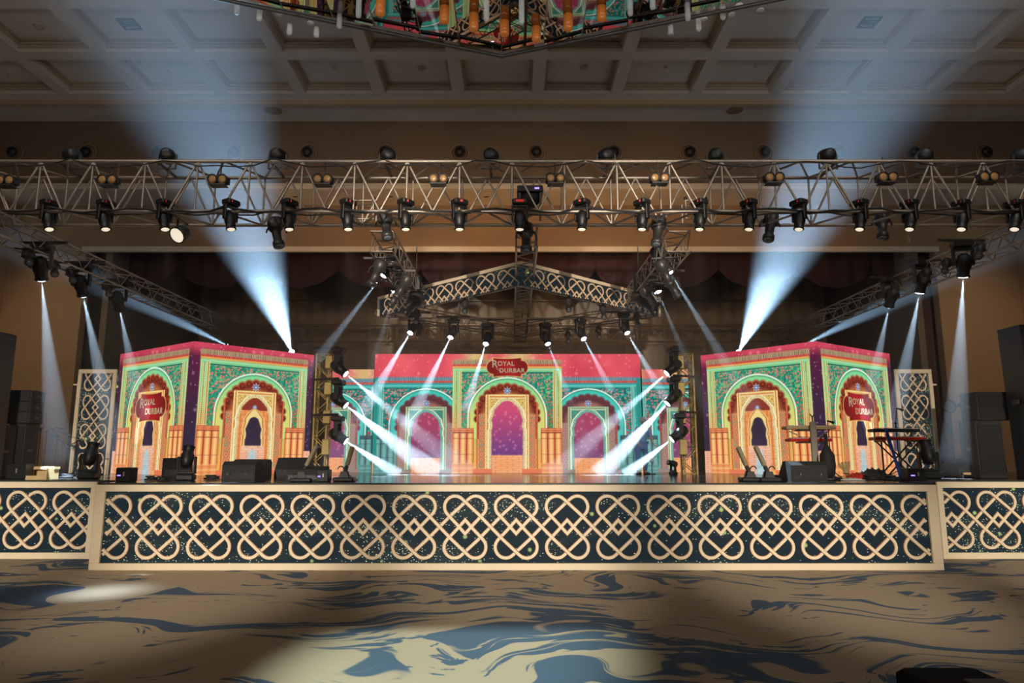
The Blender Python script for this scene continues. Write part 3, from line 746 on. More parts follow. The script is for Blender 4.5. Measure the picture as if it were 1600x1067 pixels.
LH = 3.42
def face_pic(sign):
    def fn(x, y):
        img = sky(x, y, 'box'); fl_ = y < 0.62
        put(img, fl_ * 1.0, floor_pic(x, y, False))
        portal(img, x, y, 0.0, WF * 0.445, LH * 0.945, 'warm', 'nested')
        if sign: plaque(img, x, y, 0.0, 1.80, 0.84, 0.42)
        return img
    return fn
WF = 3.5
def prism_block(t, pts, h, z0=0.0):
    k = len(pts)
    MB().add([(x, y, z0) for x, y in pts] + [(x, y, h) for x, y in pts],
             [tuple(range(k - 1, -1, -1)), tuple(range(k, 2 * k))] + [(i, (i + 1) % k, (i + 1) % k + k, i + k) for i in range(k)]).build('cabinet_body', M_blk, t)
TOPZ = P(0, 533, 17.7).z
LH = TOPZ - STAGE
for side, pc, pl, pr in (('left', 299, 181, 487), ('right', 1279, 1098, 1397)):
    C_ = P(pc, 600, 17.7); Yl, Yr = (20.1, 20.3) if side == 'left' else (20.4, 20.0)
    A_ = Vector((X(pl, Yl, 3.5), Yl)); B_ = Vector((X(pr, Yr, 3.5), Yr)); Cc = Vector((C_.x, 17.7))
    t = thing('led_cube', 'LED cube with lit palace-arch pictures standing at the %s of the stage' % side, 'LED screen', (Cc.x, Cc.y, STAGE))
    off = Vector((0, 0.06)); uA, uB = (A_ - Cc).normalized(), (B_ - Cc).normalized(); th = 0.35; sn = abs(uA.cross(uB))
    i0 = (uA + uB) * (th / sn); nA, nB = Vector((-uA.y, uA.x)) * (1 if Vector((-uA.y, uA.x)).dot(uB) > 0 else -1), Vector((-uB.y, uB.x)) * (1 if Vector((-uB.y, uB.x)).dot(uA) > 0 else -1)
    prism_block(t, [(p.x, p.y) for p in (off, B_ - Cc + off, B_ - Cc + nB * th + off, i0 + off, A_ - Cc + nA * th + off, A_ - Cc + off)], LH - 0.01)
    for (p0, p1, outer) in ((A_, Cc, side == 'left'), (Cc, B_, side == 'right')):
        WF = (p1 - p0).length; mid = (p0 + p1) / 2 - Cc; ang = math.atan2((p1 - p0).y, (p1 - p0).x)
        me = screen_mesh('screen_face', WF, LH, face_pic(outer))
        o = link('screen_face', me, t); o.location = (mid.x, mid.y, 0); o.rotation_euler = (0, 0, ang)
        o['label'] = 'lit screen face showing a scalloped palace gate' + (' with a red title plaque' if outer else '')
        if outer: letters(t, 0, 1.80, 1.25, mw=Matrix.Translation((mid.x, mid.y, 0)) @ Matrix.Rotation(ang, 4, 'Z'))
# central wall
YC = 20.2
zc_top = P(0, 553, YC).z; HC = zc_top - STAGE; xl, xr = X(583, YC, 3), X(1003, YC, 3); WC = xr - xl
xm_ = X(792.5, YC, 3); cxo = xm_ - (xl + xr) / 2
def centre_pic(x, y):
    img = sky(x, y, 'centre'); put(img, (y < 0.42) * 1.0, floor_pic(x, y, True))
    hw = X(1003, YC, 3) - X(878, YC, 3)
    for s_ in (-1, 1):
        portal(img, x, y, cxo + s_ * 2.36, 1.50, HC * 0.795, 'teal', 'open')
    put(img, (np.abs(x - cxo) > 2.36 + 1.42) * (y < HC * 0.795) * (y > 0.3) * 1.0, C3(30, 140, 130))
    portal(img, x, y, cxo, 1.60, HC * 0.945, 'warm', 'open')
    plaque(img, x, y, cxo, HC * 0.885, 0.62, 0.30)
    return img
t = thing('led_wall', 'wide centre LED wall showing three arched palace gates under a red sky', 'LED screen', ((xl + xr) / 2, YC, STAGE))
link('screen_face', screen_mesh('screen_face', WC, HC, centre_pic), t)
MB().box((0, 0.14, HC / 2), (WC, 0.2, HC - 0.02)).build('cabinet_body', M_blk, t)
letters(t, cxo, HC * 0.885, 1.0)
for side, pa, pb, yy in (('left', 512, 577, 21.0), ('right', 1005, 1078, 21.0)):
    xa, xb = X(pa, yy, 3), X(pb, yy, 3) + (0.1 if side == 'left' else 0); hh = P(0, 577, yy).z - STAGE; ww = xb - xa
    def wing_pic(x, y, s_=(-1 if side == 'left' else 1), ww=ww, hh=hh):
        img = sky(x, y, 'centre'); put(img, (y < 0.42) * 1.0, floor_pic(x, y, True))
        portal(img, x, y, s_ * (ww / 2 - 0.12), 1.42, hh * 0.90, 'teal', 'open'); return img
    t = thing('led_side_screen', 'lower LED screen with half a teal palace arch at the %s of the centre wall' % side, 'LED screen', ((xa + xb) / 2, yy, STAGE))
    link('screen_face', screen_mesh('screen_face', ww, hh, wing_pic), t)
    MB().box((0, 0.14, hh / 2), (ww, 0.2, hh - 0.02)).build('cabinet_body', M_blk, t)

# ------------------------------------------------------------------ trusses
def truss(name, label, A, B, w_, h_, bay, rc=0.028, rb=0.013, m_=None, verticals=True, faces='fbtu', group=None):
    """box truss whose lower centre line runs from A to B; w_ across, h_ high"""
    m_ = m_ or M_alu; A, B = Vector(A), Vector(B); d = B - A; L_ = d.length; ax = d.normalized()
    up = Vector((0, 0, 1)) if abs(ax.z) < 0.9 else Vector((0, 1, 0))
    sd = ax.cross(up).normalized(); up = sd.cross(ax).normalized()
    t = thing(name, label, 'truss', A, group=group)
    c = lambda s_, u_, k: sd * (s_ * w_ / 2) + up * (u_ * h_) + ax * k
    for s_ in (-1, 1):
        for u_ in (0, 1): rod('chord', c(s_, u_, 0), c(s_, u_, L_), rc, m_, t)
    nb = max(1, round(L_ / bay)); bl = L_ / nb
    for i in range(nb):
        k0, k1, km = i * bl, (i + 1) * bl, (i + 0.5) * bl
        for s_ in (-1, 1):
            if ('f' if s_ < 0 else 'b') not in faces: continue
            ph = 0 if s_ < 0 else 1
            rod('brace', c(s_, ph, k0), c(s_, 1 - ph, km), rb, m_, t); rod('brace', c(s_, 1 - ph, km), c(s_, ph, k1), rb, m_, t)
            if verticals: rod('upright', c(s_, 0, k0), c(s_, 1, k0), rb, m_, t)
        for u_, f_ in ((0, 'u'), (1, 't')):
            if f_ in faces:
                rod('brace', c(-1, u_, k0), c(1, u_, km), rb, m_, t); rod('brace', c(1, u_, km), c(-1, u_, k1), rb, m_, t)
    for k in (0, L_):
        rod('end_bar', c(-1, 0, k), c(1, 0, k), rb, m_, t); rod('end_bar', c(-1, 1, k), c(1, 1, k), rb, m_, t)
    return t
ZFB, ZFT = 6.66, 7.66
truss('front_truss', 'deep aluminium truss spanning the whole hall above the stage front', (-11.0, 12.9, ZFB), (11.0, 12.9, ZFB), 0.8, ZFT - ZFB, 1.0, 0.035, 0.021)
ZT0, ZT1 = 6.15, 6.57
truss('side_truss', 'slim truss running back from the front truss at the left', (-9.7, 12.2, ZT0), (-9.7, 25.7, ZT0), 0.42, 0.42, 0.75, 0.022, 0.011, verticals=False)
truss('side_truss', 'slim truss running back from the front truss at the right', (9.9, 12.2, ZT0), (9.9, 25.7, ZT0), 0.42, 0.42, 0.75, 0.022, 0.011, verticals=False)
truss('rear_truss', 'long truss across the back of the stage in front of the grey drape', (-11.2, 26.0, 6.36), (11.2, 26.0, 6.36), 0.4, 0.62, 1.05, 0.026, 0.015, faces='fu')
truss('spine_truss', 'truss with hanging spotlights left of the middle, ending behind the lattice header', (-2.62, 13.4, ZT0), (-2.62, 18.4, ZT0), 0.46, 0.42, 0.62, 0.022, 0.012, verticals=False)
truss('spine_truss', 'truss with hanging spotlights right of the middle, ending behind the lattice header', (3.35, 13.4, ZT0), (3.35, 18.2, ZT0), 0.46, 0.42, 0.62, 0.022, 0.012, verticals=False)
truss('spine_truss', 'middle truss running back over the peak of the lattice header', (0.3, 13.4, ZT0 + 0.1), (0.3, 25.6, ZT0 + 0.1), 0.42, 0.42, 0.7, 0.022, 0.012, verticals=False)
HA, HL, HR_, HB = Vector((0.22, 15.7, 0)), Vector((-3.86, 19.5, 0)), Vector((4.26, 19.5, 0)), Vector((0.2, 23.4, 0))
for nm, a, b_ in (('front left', HA, HL), ('front right', HA, HR_), ('rear left', HL, HB), ('rear right', HR_, HB)):
    truss('diamond_truss', 'leg of the diamond-shaped truss frame over the stage, %s side' % nm, (a.x, a.y + 0.35, ZT0), (b_.x, b_.y + 0.35, ZT0), 0.36, 0.38, 0.55, 0.02, 0.010, verticals=False)
vt = P(725, 430, 26.5)
truss('support_tower', 'thin upright truss standing behind the centre LED wall', (vt.x, 26.55, STAGE), (vt.x, 26.55, vt.z), 0.4, 0.35, 0.8, 0.022, 0.013)
# lattice header of two wings meeting at a peak towards the hall
zh0, zh1 = 6.03, 6.60
for side, E in (('left', HL), ('right', HR_)):
    d = E - HA; L_ = d.length; ang = math.atan2(d.y, d.x)
    t = thing('lattice_header', '%s wing of the cream heart-lattice header hung on the diamond truss' % side, 'lattice panel', (HA.x, HA.y, zh0), 0)
    q = Matrix.Rotation(ang, 4, 'Z'); s_ = 1 if side == 'right' else -1
    def pl(name, mb, mts): 
        o = mb.build(name, mts, t); o.matrix_basis = q; return o
    hh = zh1 - zh0
    pl('top_rail', MB().bbox((L_ / 2, 0, hh - 0.045), (L_, 0.06, 0.09), 0.008), M_cream)
    pl('end_rail', MB().bbox((L_ - 0.03, 0, hh / 2 - 0.045), (0.06, 0.06, hh - 0.09), 0.008), M_cream)
    pl('backing_panel', MB().box((L_ / 2, 0.06 * s_, hh / 2), (L_ - 0.02, 0.03, hh - 0.02)), M_star)
    nk = 7; cwk = L_ / (nk + 0.42); mk = knot_mesh(cwk * 1.0, 0.052, ylim=(-0.10, 9)); mk0 = knot_mesh(cwk * 1.0, 0.052, ylim=(-0.10, 9), xlim=((-9, 0.42) if side == 'left' else (-0.42, 9)))
    fl = Matrix.Rotation(PI, 4, 'Z') if side == 'left' else Matrix.Identity(4)
    for k in range(nk):
        M_ = q @ Matrix.Translation((0.06 + (k + 0.5) * cwk, -0.02 * s_, 0.06)) @ fl @ Matrix.Diagonal((1, 1, 0.86, 1))
        link('knot', mk, t, M=M_)
# ------------------------------------------------------------------ lamps
def aim(d): return Vector(d).normalized().to_track_quat('Z', 'Y')
MHM = {}
def moving_head(lens, target, s_, label, group, hang=True, lit=True, top=None, name='moving_head', cat='moving light', lensm=None, disp=False):
    lens, target = Vector(lens), Vector(target); d = (target - lens).normalized()
    pv = lens - d * 0.27 * s_; t = thing(name, label, cat, pv, group=group); sg = 1 if hang else -1
    q = aim(d); hz = Vector((d.x, d.y, 0)); hz = hz.normalized() if hz.length > 0.05 else Vector((0, 1, 0)); side = Vector((-hz.y, hz.x, 0))
    yaw = Matrix.Rotation(math.atan2(side.y, side.x), 3, 'Z').to_quaternion()
    if 'h' not in MHM:
        MHM['h'] = MB().lathe([(0.06, -0.24), (0.12, -0.2), (0.15, -0.08), (0.15, 0.06), (0.125, 0.12), (0.12, 0.24), (0.135, 0.25), (0.135, 0.275), (0.105, 0.28)], 14).data('head', M_blk, True)
        MHM['y'] = MB().bbox((-0.19, 0, 0.16), (0.05, 0.12, 0.38), 0.015).bbox((0.19, 0, 0.16), (0.05, 0.12, 0.38), 0.015).bbox((0, 0, 0.35), (0.43, 0.14, 0.06), 0.015).data('yoke', M_blk)
        MHM['b'] = MB().bbox((0, 0, 0.46), (0.40, 0.30, 0.15), 0.03).data('base', M_blk)
    link('head', MHM['h'], t, M=Matrix.LocRotScale(Vector(), q, Vector((s_,) * 3)))
    R180 = Matrix.Rotation(0 if hang else PI, 4, 'X')
    link('yoke', MHM['y'], t, M=yaw.to_matrix().to_4x4() @ R180 @ Matrix.Scale(s_, 4))
    bo = link('base', MHM['b'], t, M=yaw.to_matrix().to_4x4() @ R180 @ Matrix.Scale(s_, 4))
    lm = lensm or (M_lens if lit else M_lensd)
    k = 'l' + lm.name
    if k not in MHM: MHM[k] = MB().lathe([(0.10, 0.279), (0.09, 0.29), (0.05, 0.3)], 14).data('lens', lm, True)
    link('lens', MHM[k], t, M=Matrix.LocRotScale(Vector(), q, Vector((s_,) * 3)))
    if disp: MB().box((0, -0.155 * s_, 0.46 * s_ * sg), (0.2 * s_, 0.012, 0.06 * s_)).build('display', M_disp, t)
    if top is not None: 
        rod('clamp', (0, 0, 0.5 * s_), (0, 0, max(0.55 * s_, top - pv.z)), 0.03 * s_, M_char, t)
        if s_ > 0.75: MB().box((0, 0, max(0.55 * s_, top - pv.z)), (1.0, 0.05, 0.05)).build('hanging_bar', M_char, t)
    return t, lens + d * 0.06
HEADS = []
def haze_mat(name, dens, an=0.3):
    m = bpy.data.materials.new(name); m.use_nodes = True; n = m.node_tree.nodes; n.remove(n['Principled BSDF'])
    v = n.new('ShaderNodeVolumeScatter'); v.inputs['Density'].default_value = dens; v.inputs['Anisotropy'].default_value = an
    m.node_tree.links.new(v.outputs[0], n['Material Output'].inputs['Volume']); m.cycles.volume_sampling = 'EQUIANGULAR'; return m
M_haze = haze_mat('beam_cone_haze', 0.045); M_hazeb = haze_mat('wide_cone_haze', 0.016)  # denser haze put only inside cones that trace the beams
def beam(p, target, power, ang, blend=0.35, color=WHITE, r=0.012, label=None, stretch=1.0, m_=None):
    """a spot lamp plus a dense haze cone shaped to make its beam show"""
    spot('beam_light', p, target, power * 60, ang, blend, color, r)
    p, target = Vector(p), Vector(target); d = target - p; L_ = d.length * stretch; k = math.tan(math.radians(ang * 0.5 + 0.4))
    o = MB().lathe([(0.085 + k * z, z) for z in (0.0, L_ * 0.25, L_ * 0.5, L_)], 24).build('beam_haze', m_ or M_haze, None, True)
    o.matrix_basis = Matrix.LocRotScale(p + d.normalized() * 0.01, aim(d), None)
    tag(o, label or 'hazy light beam', 'haze', None, 'stuff'); return o

# side truss beams
SB = [(65, 437, 13.8, (92, 720, 15.6)), (130, 462, 15.3, (185, 720, 17.5)), (187, 483, 16.8, (222, 650, 19.0))]
for i, (px, py, Y, tg) in enumerate(SB):
    p = P(px, py, Y); tg = P(*tg); t, lp = moving_head(p, tg, 0.95, '%s lit moving head from the front on the left side truss' % ORD[i], 'lit moving heads on the side trusses', top=ZT0)
    beam(lp, tg, (420, 330, 240)[i] * 0.62, 10, label='hazy downward beam of the %s moving head on the left side truss' % ORD[i])
SB = [(1505, 432, 14.2, (1492, 720, 15.6)), (1437, 457, 15.9, (1385, 720, 17.5)), (1389, 479, 17.3, (1352, 650, 19.0))]
for i, (px, py, Y, tg) in enumerate(SB):
    p = P(px, py, Y); tg = P(*tg); t, lp = moving_head(p, tg, 0.95, '%s lit moving head from the front on the right side truss' % ORD[i], 'lit moving heads on the side trusses', top=ZT0)
    beam(lp, tg, (420, 330, 240)[i] * 0.62, 10, label='hazy downward beam of the %s moving head on the right side truss' % ORD[i])
# diamond truss beams over the centre
t = thing('lighting_pipe', 'thin pipe slung across the rear of the diamond truss carrying six moving heads', 'pipe', (0.2, 19.75, 6.02))
rod('pipe', (-3.75, 0, 0), (3.85, 0, 0), 0.03, M_alu, t)
for s_ in (-3.6, 0.1, 3.7): rod('hanger', (s_, 0, 0), (s_, 0.1, 0.2), 0.015, M_char, t)
CB = [(641, 520, 19.7, (560, 655, 17.8), 'leftmost', 200), (704, 527, 19.7, (640, 660, 18.0), 'second from the left', 200), (759, 537, 19.7, (728, 640, 18.4), 'just left of the middle', 150),
      (856, 537, 19.7, (885, 610, 19.0), 'just right of the middle', 60), (912, 529, 19.7, (955, 610, 18.8), 'second from the right', 90), (980, 520, 19.7, (1050, 640, 18.4), 'rightmost', 110)]
for px, py, Y, tg, lab, pw in CB:
    p = P(px, py, Y); tg = P(*tg); t, lp = moving_head(p, tg, 0.82, 'lit moving head on the rear of the diamond truss, %s' % lab, 'lit moving heads over the LED wall', top=6.0)
    beam(lp, tg, pw * 1.5, 8, label='slim hazy beam over the LED wall, %s' % lab)
# spotlights hung on the spine trusses
def profile_light(c, d, s_, label, group, top=None, lit=False, bar='x'):
    c = Vector(c); d = Vector(d).normalized(); t = thing('profile_spotlight', label, 'spotlight', c, group=group); q = aim(d); M = Matrix.LocRotScale(Vector(), q, Vector((s_,) * 3))
    if 'pb' not in MHM:
        MHM['pb'] = MB().lathe([(0.09, -0.36), (0.15, -0.32), (0.16, -0.12), (0.10, -0.04), (0.085, 0.22), (0.12, 0.23), (0.12, 0.33), (0.09, 0.335)], 14).box((0, 0.14, -0.2), (0.1, 0.08, 0.2)).data('body', M_char, True)
        MHM['pl1'] = MB().lathe([(0.088, 0.336), (0.05, 0.35)], 12).data('lens', M_lens, True); MHM['pl0'] = MB().lathe([(0.088, 0.336), (0.05, 0.35)], 12).data('lens', M_lensd, True)
        MHM['py'] = MB().torus((0, 0, 0), 0.21, 0.018, Matrix.Rotation(PI / 2, 3, 'X').to_quaternion(), n=12, a0=0, a1=PI).data('yoke', M_blk, True)
        MHM['ph'] = MB().box((0, 0, 0.0), (0.26, 0.012, 0.26)).data('gel_frame', M_blk)
    link('body', MHM['pb'], t, M=M); link('lens', MHM['pl1' if lit else 'pl0'], t, M=M); link('yoke', MHM['py'], t, M=Matrix.Scale(s_, 4))
    if top is not None and top - c.z > 0.21 * s_:
        rod('clamp', (0, 0, 0.2 * s_), (0, 0, top - c.z), 0.02, M_char, t)
        MB().box((0, 0, top - c.z), (0.56, 0.04, 0.04) if bar == 'x' else (0.04, 0.9, 0.04)).build('hanging_bar', M_char, t)
    return t, c + d * 0.40 * s_
for side, xs in (('left', -1), ('right', 1)):
    for i, (px, py, Y, tp, pw) in enumerate((((598, 430, 14.6, (450, 620, 14.0), 130), (617, 456, 16.3, (560, 640, 15.5), 30)) if xs < 0 else ((1047, 426, 14.6, (1180, 640, 14.0), 130), (1028, 456, 16.3, (1105, 640, 15.5), 45)))):
        L_ = P(px, py, Y); tg = P(*tp); d = (tg - L_).normalized()
        t, lp = profile_light(L_ - d * 0.33, d, 1.0, '%s spotlight with a lit lens on the spine truss %s of the middle' % (('front', 'rear')[i], side), 'profile spotlights on the spine trusses', top=ZT0 + 0.1, lit=True)
        beam(lp, tg, pw * 0.9, 6.5, label='thin hazy beam from the %s spotlight on the spine truss %s of the middle' % (('front', 'rear')[i], side))
    sx = -2.62 if xs < 0 else 3.35
    for i, (yy, dx, dz) in enumerate(((13.9, -0.18, 0.0), (14.9, 0.2, -0.05), (15.9, -0.1, -0.05), (17.2, 0.1, 0.0))):
        profile_light((sx + dx, yy, ZT0 - 0.32 + dz), (xs * 0.5, 0.2, -1 + 0.2 * i), 0.85, 'dark unlit %s spotlight from the front, spine truss %s of middle' % (ORD[i], side), 'unlit spotlights on the spine trusses', top=ZT0)
    # motor boxes at the header ends
    bx = P(652 if xs < 0 else 996, 448, 18.0)
    t = thing('chain_hoist', 'dark chain hoist hanging in front of the %s part of the lattice header' % side, 'hoist', (bx.x, 18.0 if True else 0, bx.z + 0.25))
    bb = P(652 if xs < 0 else 996, 448, 17.2); t.location = (bb.x, 17.0, bb.z + 0.1)
    MB().bbox((0, 0, -0.05), (0.26, 0.2, 0.42), 0.03).build('motor', M_blk, t); MB().lathe([(0.16, -0.28), (0.22, -0.42), (0.2, -0.5)], 12).build('chain_bag', M_blk2, t, True)
    rod('chain', (0, 0, 0.1), (0, 0, 0.9), 0.012, M_char, t)
# small lamps under the diamond legs
for i, (a, b_, f_, lab) in enumerate(((HA, HL, 0.35, 'left of the header peak'), (HA, HL, 0.7, 'near the left end of the header'), (HA, HR_, 0.3, 'right of the header peak'), (HA, HR_, 0.55, 'midway along the right header wing'), (HA, HR_, 0.82, 'near the right end of the header'),
                              (HR_, HB, 0.2, 'on the rear right leg, outer'), (HR_, HB, 0.38, 'on the rear right leg, middle'), (HR_, HB, 0.6, 'on the rear right leg, inner'), (HL, HB, 0.25, 'on the rear left leg'))):
    p = a.lerp(b_, f_); profile_light((p.x, p.y + 0.35, ZT0 - 0.28), (0, -0.6, -1), 0.62, 'small unlit black lamp under the diamond truss, %s' % lab, 'small lamps under the diamond truss', top=ZT0)
# small lamps along the side trusses
for side, lst in (('left', ((44, 402, 13.2), (84, 420, 14.2), (112, 430, 14.8), (168, 452, 16.2))), ('right', ((1530, 392, 13.3), (1478, 416, 14.9), (1400, 448, 16.9), (1447, 430, 15.6)))):
    for i, (px, py, Y) in enumerate(lst):
        p = P(px, py, Y); profile_light(p, ((0.6 if side == 'left' else -0.6), -0.6, -0.8), 0.66, 'small dark lamp with a grey lens on the %s side truss, %s from the front' % (side, ORD[i]), 'small lamps on the side trusses', top=ZT0)
# row of black wash heads under the front truss
WR = [77, 165, 258, 361, 452, 544, 634, 718, 812, 909, 1003, 1093, 1170, 1248, 1343, 1421, 1502, 1585]
for i, px in enumerate(WR):
    tl = (px - 800) / 800; p = P(px, 358, 12.5); tg = p + Vector((-tl * 0.35, -0.04 - 0.1 * abs(tl), -1))
    t, lp = moving_head(p, tg, 0.72, '%s black wash head from the left under the front truss' % ORD[i], 'black wash heads under the front truss', top=ZFB, lensm=M_lensw, name='wash_head', disp=True)
    if i in (0, 1, 2, 5, 6, 7, 9, 10, 11, 15): beam(lp, lp + Vector((-tl * 0.35, 0.2, -2.4)), 0.9, 24, 1.0, (1.0, 0.66, 0.36), 0.015, 'faint warm hazy glow below the %s wash head from the left' % ORD[i])
for i, (px, py, dx, dy) in enumerate(((432, 364, 0.3, 0.5), (603, 352, 0.2, 0.8), (822, 372, 0.0, 0.9), (1028, 362, -0.2, 0.8), (1203, 355, -0.3, 0.8), (1378, 352, -0.2, 0.8))):
    t, lp = profile_light(P(px, py, 13.2), (dx, dy * -0.4, -1), 0.95, 'large %s spotlight from the left hung low between the wash heads' % ORD[i], 'large spotlights under the front truss', top=ZFB, bar='y')
p = P(276, 368, 12.9); t = thing('par_lamp', 'round reflector lamp glowing warm white under the front truss at the left', 'spotlight', p)
q = aim((-0.35, -1, -0.75)); M = Matrix.LocRotScale(Vector(), q, Vector((1, 1, 1)))
o = MB().lathe([(0.07, -0.25), (0.14, -0.22), (0.17, 0.0), (0.15, 0.0), (0.12, -0.06), (0.05, -0.08)], 16).build('can', M_char, t, True); o.matrix_basis = M
o = MB().lathe([(0.145, -0.005), (0.10, -0.03), (0.03, -0.05)], 12).build('lens', M_lensw, t); o.matrix_basis = M
rod('clamp', (0, 0, 0.1), (0, 0, ZFB - p.z), 0.02, M_char, t); MB().box((0, 0, ZFB - p.z), (0.04, 0.9, 0.04)).build('hanging_bar', M_char, t)
# twin blinders on the front truss
for i, px in enumerate((8, 168, 340, 504, 685, 868, 1031, 1210, 1387, 1545)):
    p = P(px, 281 - i * 0.6, 12.38); t = thing('twin_blinder', '%s twin amber blinder lamp from the left on the front truss' % ORD[i], 'blinder light', p, group='twin amber blinders on the front truss')
    MB().bbox((0, 0.1, 0), (0.36, 0.12, 0.15), 0.02).build('housing', M_blk, t)
    MB().box((0.0, 0.05, -0.11), (0.30, 0.2, 0.02)).build('barn_door', M_char, t)
    rod('hanger', (0, 0.12, 0.05), (0, 0.12, 0.45), 0.015, M_char, t)
    for s_ in (-1, 1):
        q = Vector((0, -1, -0.15)).to_track_quat('Z', 'Y')
        o = MB().lathe([(0.085, -0.06), (0.1, 0.0), (0.1, 0.03), (0.078, 0.03), (0.07, 0.0)], 16).build('lamp', M_blk, t, True); o.matrix_basis = Matrix.LocRotScale(Vector((s_ * 0.092, 0, 0)), q, None)
        l = MB().lathe([(0.077, 0.015), (0.05, 0.028), (0.01, 0.032)], 14).build('lens', M_amber, o, True)
# round floods on top of the front truss
for i, px in enumerate((112, 262, 434, 607, 767, 947, 1118, 1293, 1445, 1597)):
    p = P(px, 243, 12.9); t = thing('round_flood', '%s round black flood lamp from the left standing on the front truss' % ORD[i], 'flood light', p, group='round flood lamps on the front truss')
    q = aim((0.25 * (-1) ** i, 1, 0.1)); o = MB().lathe([(0.06, -0.14), (0.125, -0.11), (0.145, 0.0), (0.15, 0.12), (0.13, 0.13)], 16).build('housing', M_blk, t, True); o.matrix_basis = q.to_matrix().to_4x4()
    b0 = ZFT - p.z + 0.03
    MB().prism([(-0.185, 0.02), (-0.185, b0 - 0.01), (0.185, b0 - 0.01), (0.185, 0.02), (0.16, 0.02), (0.16, b0 + 0.015), (-0.16, b0 + 0.015), (-0.16, 0.02)], -0.02, 0.02).build('bracket', M_char, t)
    MB().box((0, 0, b0 - 0.02), (0.05, 0.8, 0.03)).build('foot_bar', M_char, t)
# control unit and cables on the truss
p = P(828, 300, 12.9); t = thing('control_unit', 'black control box with a violet display inside the middle of the front truss', 'control box', (p.x, 12.9, p.z))
MB().bbox((0, 0, 0), (0.5, 0.4, 0.13), 0.015).build('case', M_blk, t); MB().box((0.13, -0.205, 0.0), (0.09, 0.01, 0.03)).build('display', M_bled, t)
for s_ in (-1, 1): MB().box((s_ * 0.2, 0, (ZFB - p.z) / 2 - 0.03), (0.04, 0.3, p.z - ZFB - 0.06)).build('support', M_char, t)
MB().lathe([(0.12, -0.30), (0.2, -0.18), (0.22, -0.1)], 12).build('cable_coil', M_cable, t, True)
for k, (px, lab) in enumerate(((572, 'left'), (1082, 'right'))):
    p = P(px, 325, 13.3); t = thing('truss_sleeve', 'small bare truss sleeve block standing in the front truss %s of the middle' % lab, 'truss', (p.x, 13.2, ZFB + 0.03))
    for sx in (-0.2, 0.2):
        for sy in (-0.15, 0.15): rod('post', (sx, sy, 0), (sx, sy, 0.42), 0.018, M_alu, t)
    for z in (0.02, 0.4):
        rod('bar', (-0.2, -0.15, z), (0.2, -0.15, z), 0.016, M_alu, t); rod('bar', (-0.2, 0.15, z), (0.2, 0.15, z), 0.016, M_alu, t)
    for sx in (-0.2, 0.2): MB().sphere((sx, -0.15, 0.44), 0.035).build('knob', M_blk, t, True)
def sag(x0, x1, y, z, amp, n=40):
    return [(x0 + (x1 - x0) * i / n, y + 0.04 * math.sin(i * 1.7), z - amp * abs(math.sin(i * 0.55)) + 0.02 * math.sin(i * 2.3)) for i in range(n + 1)]
t = tag(MB().path(sag(-10.5, 10.5, 12.44, ZFB + 0.06, 0.09, 70), 0.02).path(sag(-10.5, 10.5, 12.5, ZFB - 0.01, 0.06, 60), 0.014).build('cable_run', M_cable), 'black cable bundle lashed along the lower front tube of the front truss', 'cable')
t = tag(MB().path(sag(-10.5, 10.5, 12.44, ZFT + 0.02, 0.16, 60), 0.012).build('cable_run', M_cable), 'black cable looping along the upper front tube of the front truss', 'cable')
# ------------------------------------------------------------------ gold towers beside the LED wall
for side, px0, px1, pxl, heads in (('left', 501, 512, 519, ((540, 584, (735, 742)), (540, 633, (670, 746)), (540, 689, (592, 748)))),
                                   ('right', 1076, 1064, 1064, ((1042, 583, (860, 742)), (1043, 630, (950, 746)), (1050, 686, (1013, 749))))):
    Y = 18.9; xo = X(px0, Y, 3.3); w_ = 0.36; top = P(0, 553, Y).z
    t = truss('gold_tower', 'gold box truss tower standing at the %s of the LED wall' % side, (xo, Y, STAGE), (xo, Y, top), 0.34, 0.34, 0.62, 0.03, 0.016, m_=M_gold)
    sg = 1 if side == 'left' else -1
    for i, (ya, yb) in enumerate(((555, 576), (597, 617), (641, 662), (686, 711))):
        za, zb = P(0, ya, Y - 0.3).z, P(0, yb, Y - 0.3).z
        b = thing('lamp_panel', '%s cream lamp panel from the top on the %s gold tower' % (ORD[i], side), 'lamp panel', (xo + sg * 0.25, Y - 0.27, (za + zb) / 2), group='cream lamp panels on the gold towers')
        MB().bbox((0, 0, 0), (0.20, 0.1, za - zb), 0.02).build('face', M_gold if i else M_gold, b); MB().bbox((0, 0.06, 0), (0.22, 0.06, za - zb + 0.03), 0.02).build('frame', M_wood, b)
        MB().box((-sg * 0.15, 0.11, 0), (0.4, 0.05, 0.04)).build('clamp', M_char, b)
    for i, (px, py, tg) in enumerate(heads):
        p = P(px, py, 18.4); tgt = G(tg[0], tg[1], STAGE); tgt.y = 18.0 + 0.2 * i
        b, lp = moving_head(p, tgt, 0.98, '%s brightly lit moving head from the top beside the %s gold tower' % (ORD[i], side), 'lit moving heads on the gold towers')
        pv = b.location; MB().tube((0, 0, 0.56), (xo - pv.x - sg * 0.2, Y - pv.y - 0.17, 0.56), 0.03).build('arm', M_char, b)
        beam(lp, tgt, (300, 620, 480)[i] * (1.0 if side == 'left' else 1.2), (10, 15, 15)[i], 0.6, label='bright hazy beam of the %s moving head beside the %s gold tower' % (ORD[i], side))
    t.location.z = STAGE
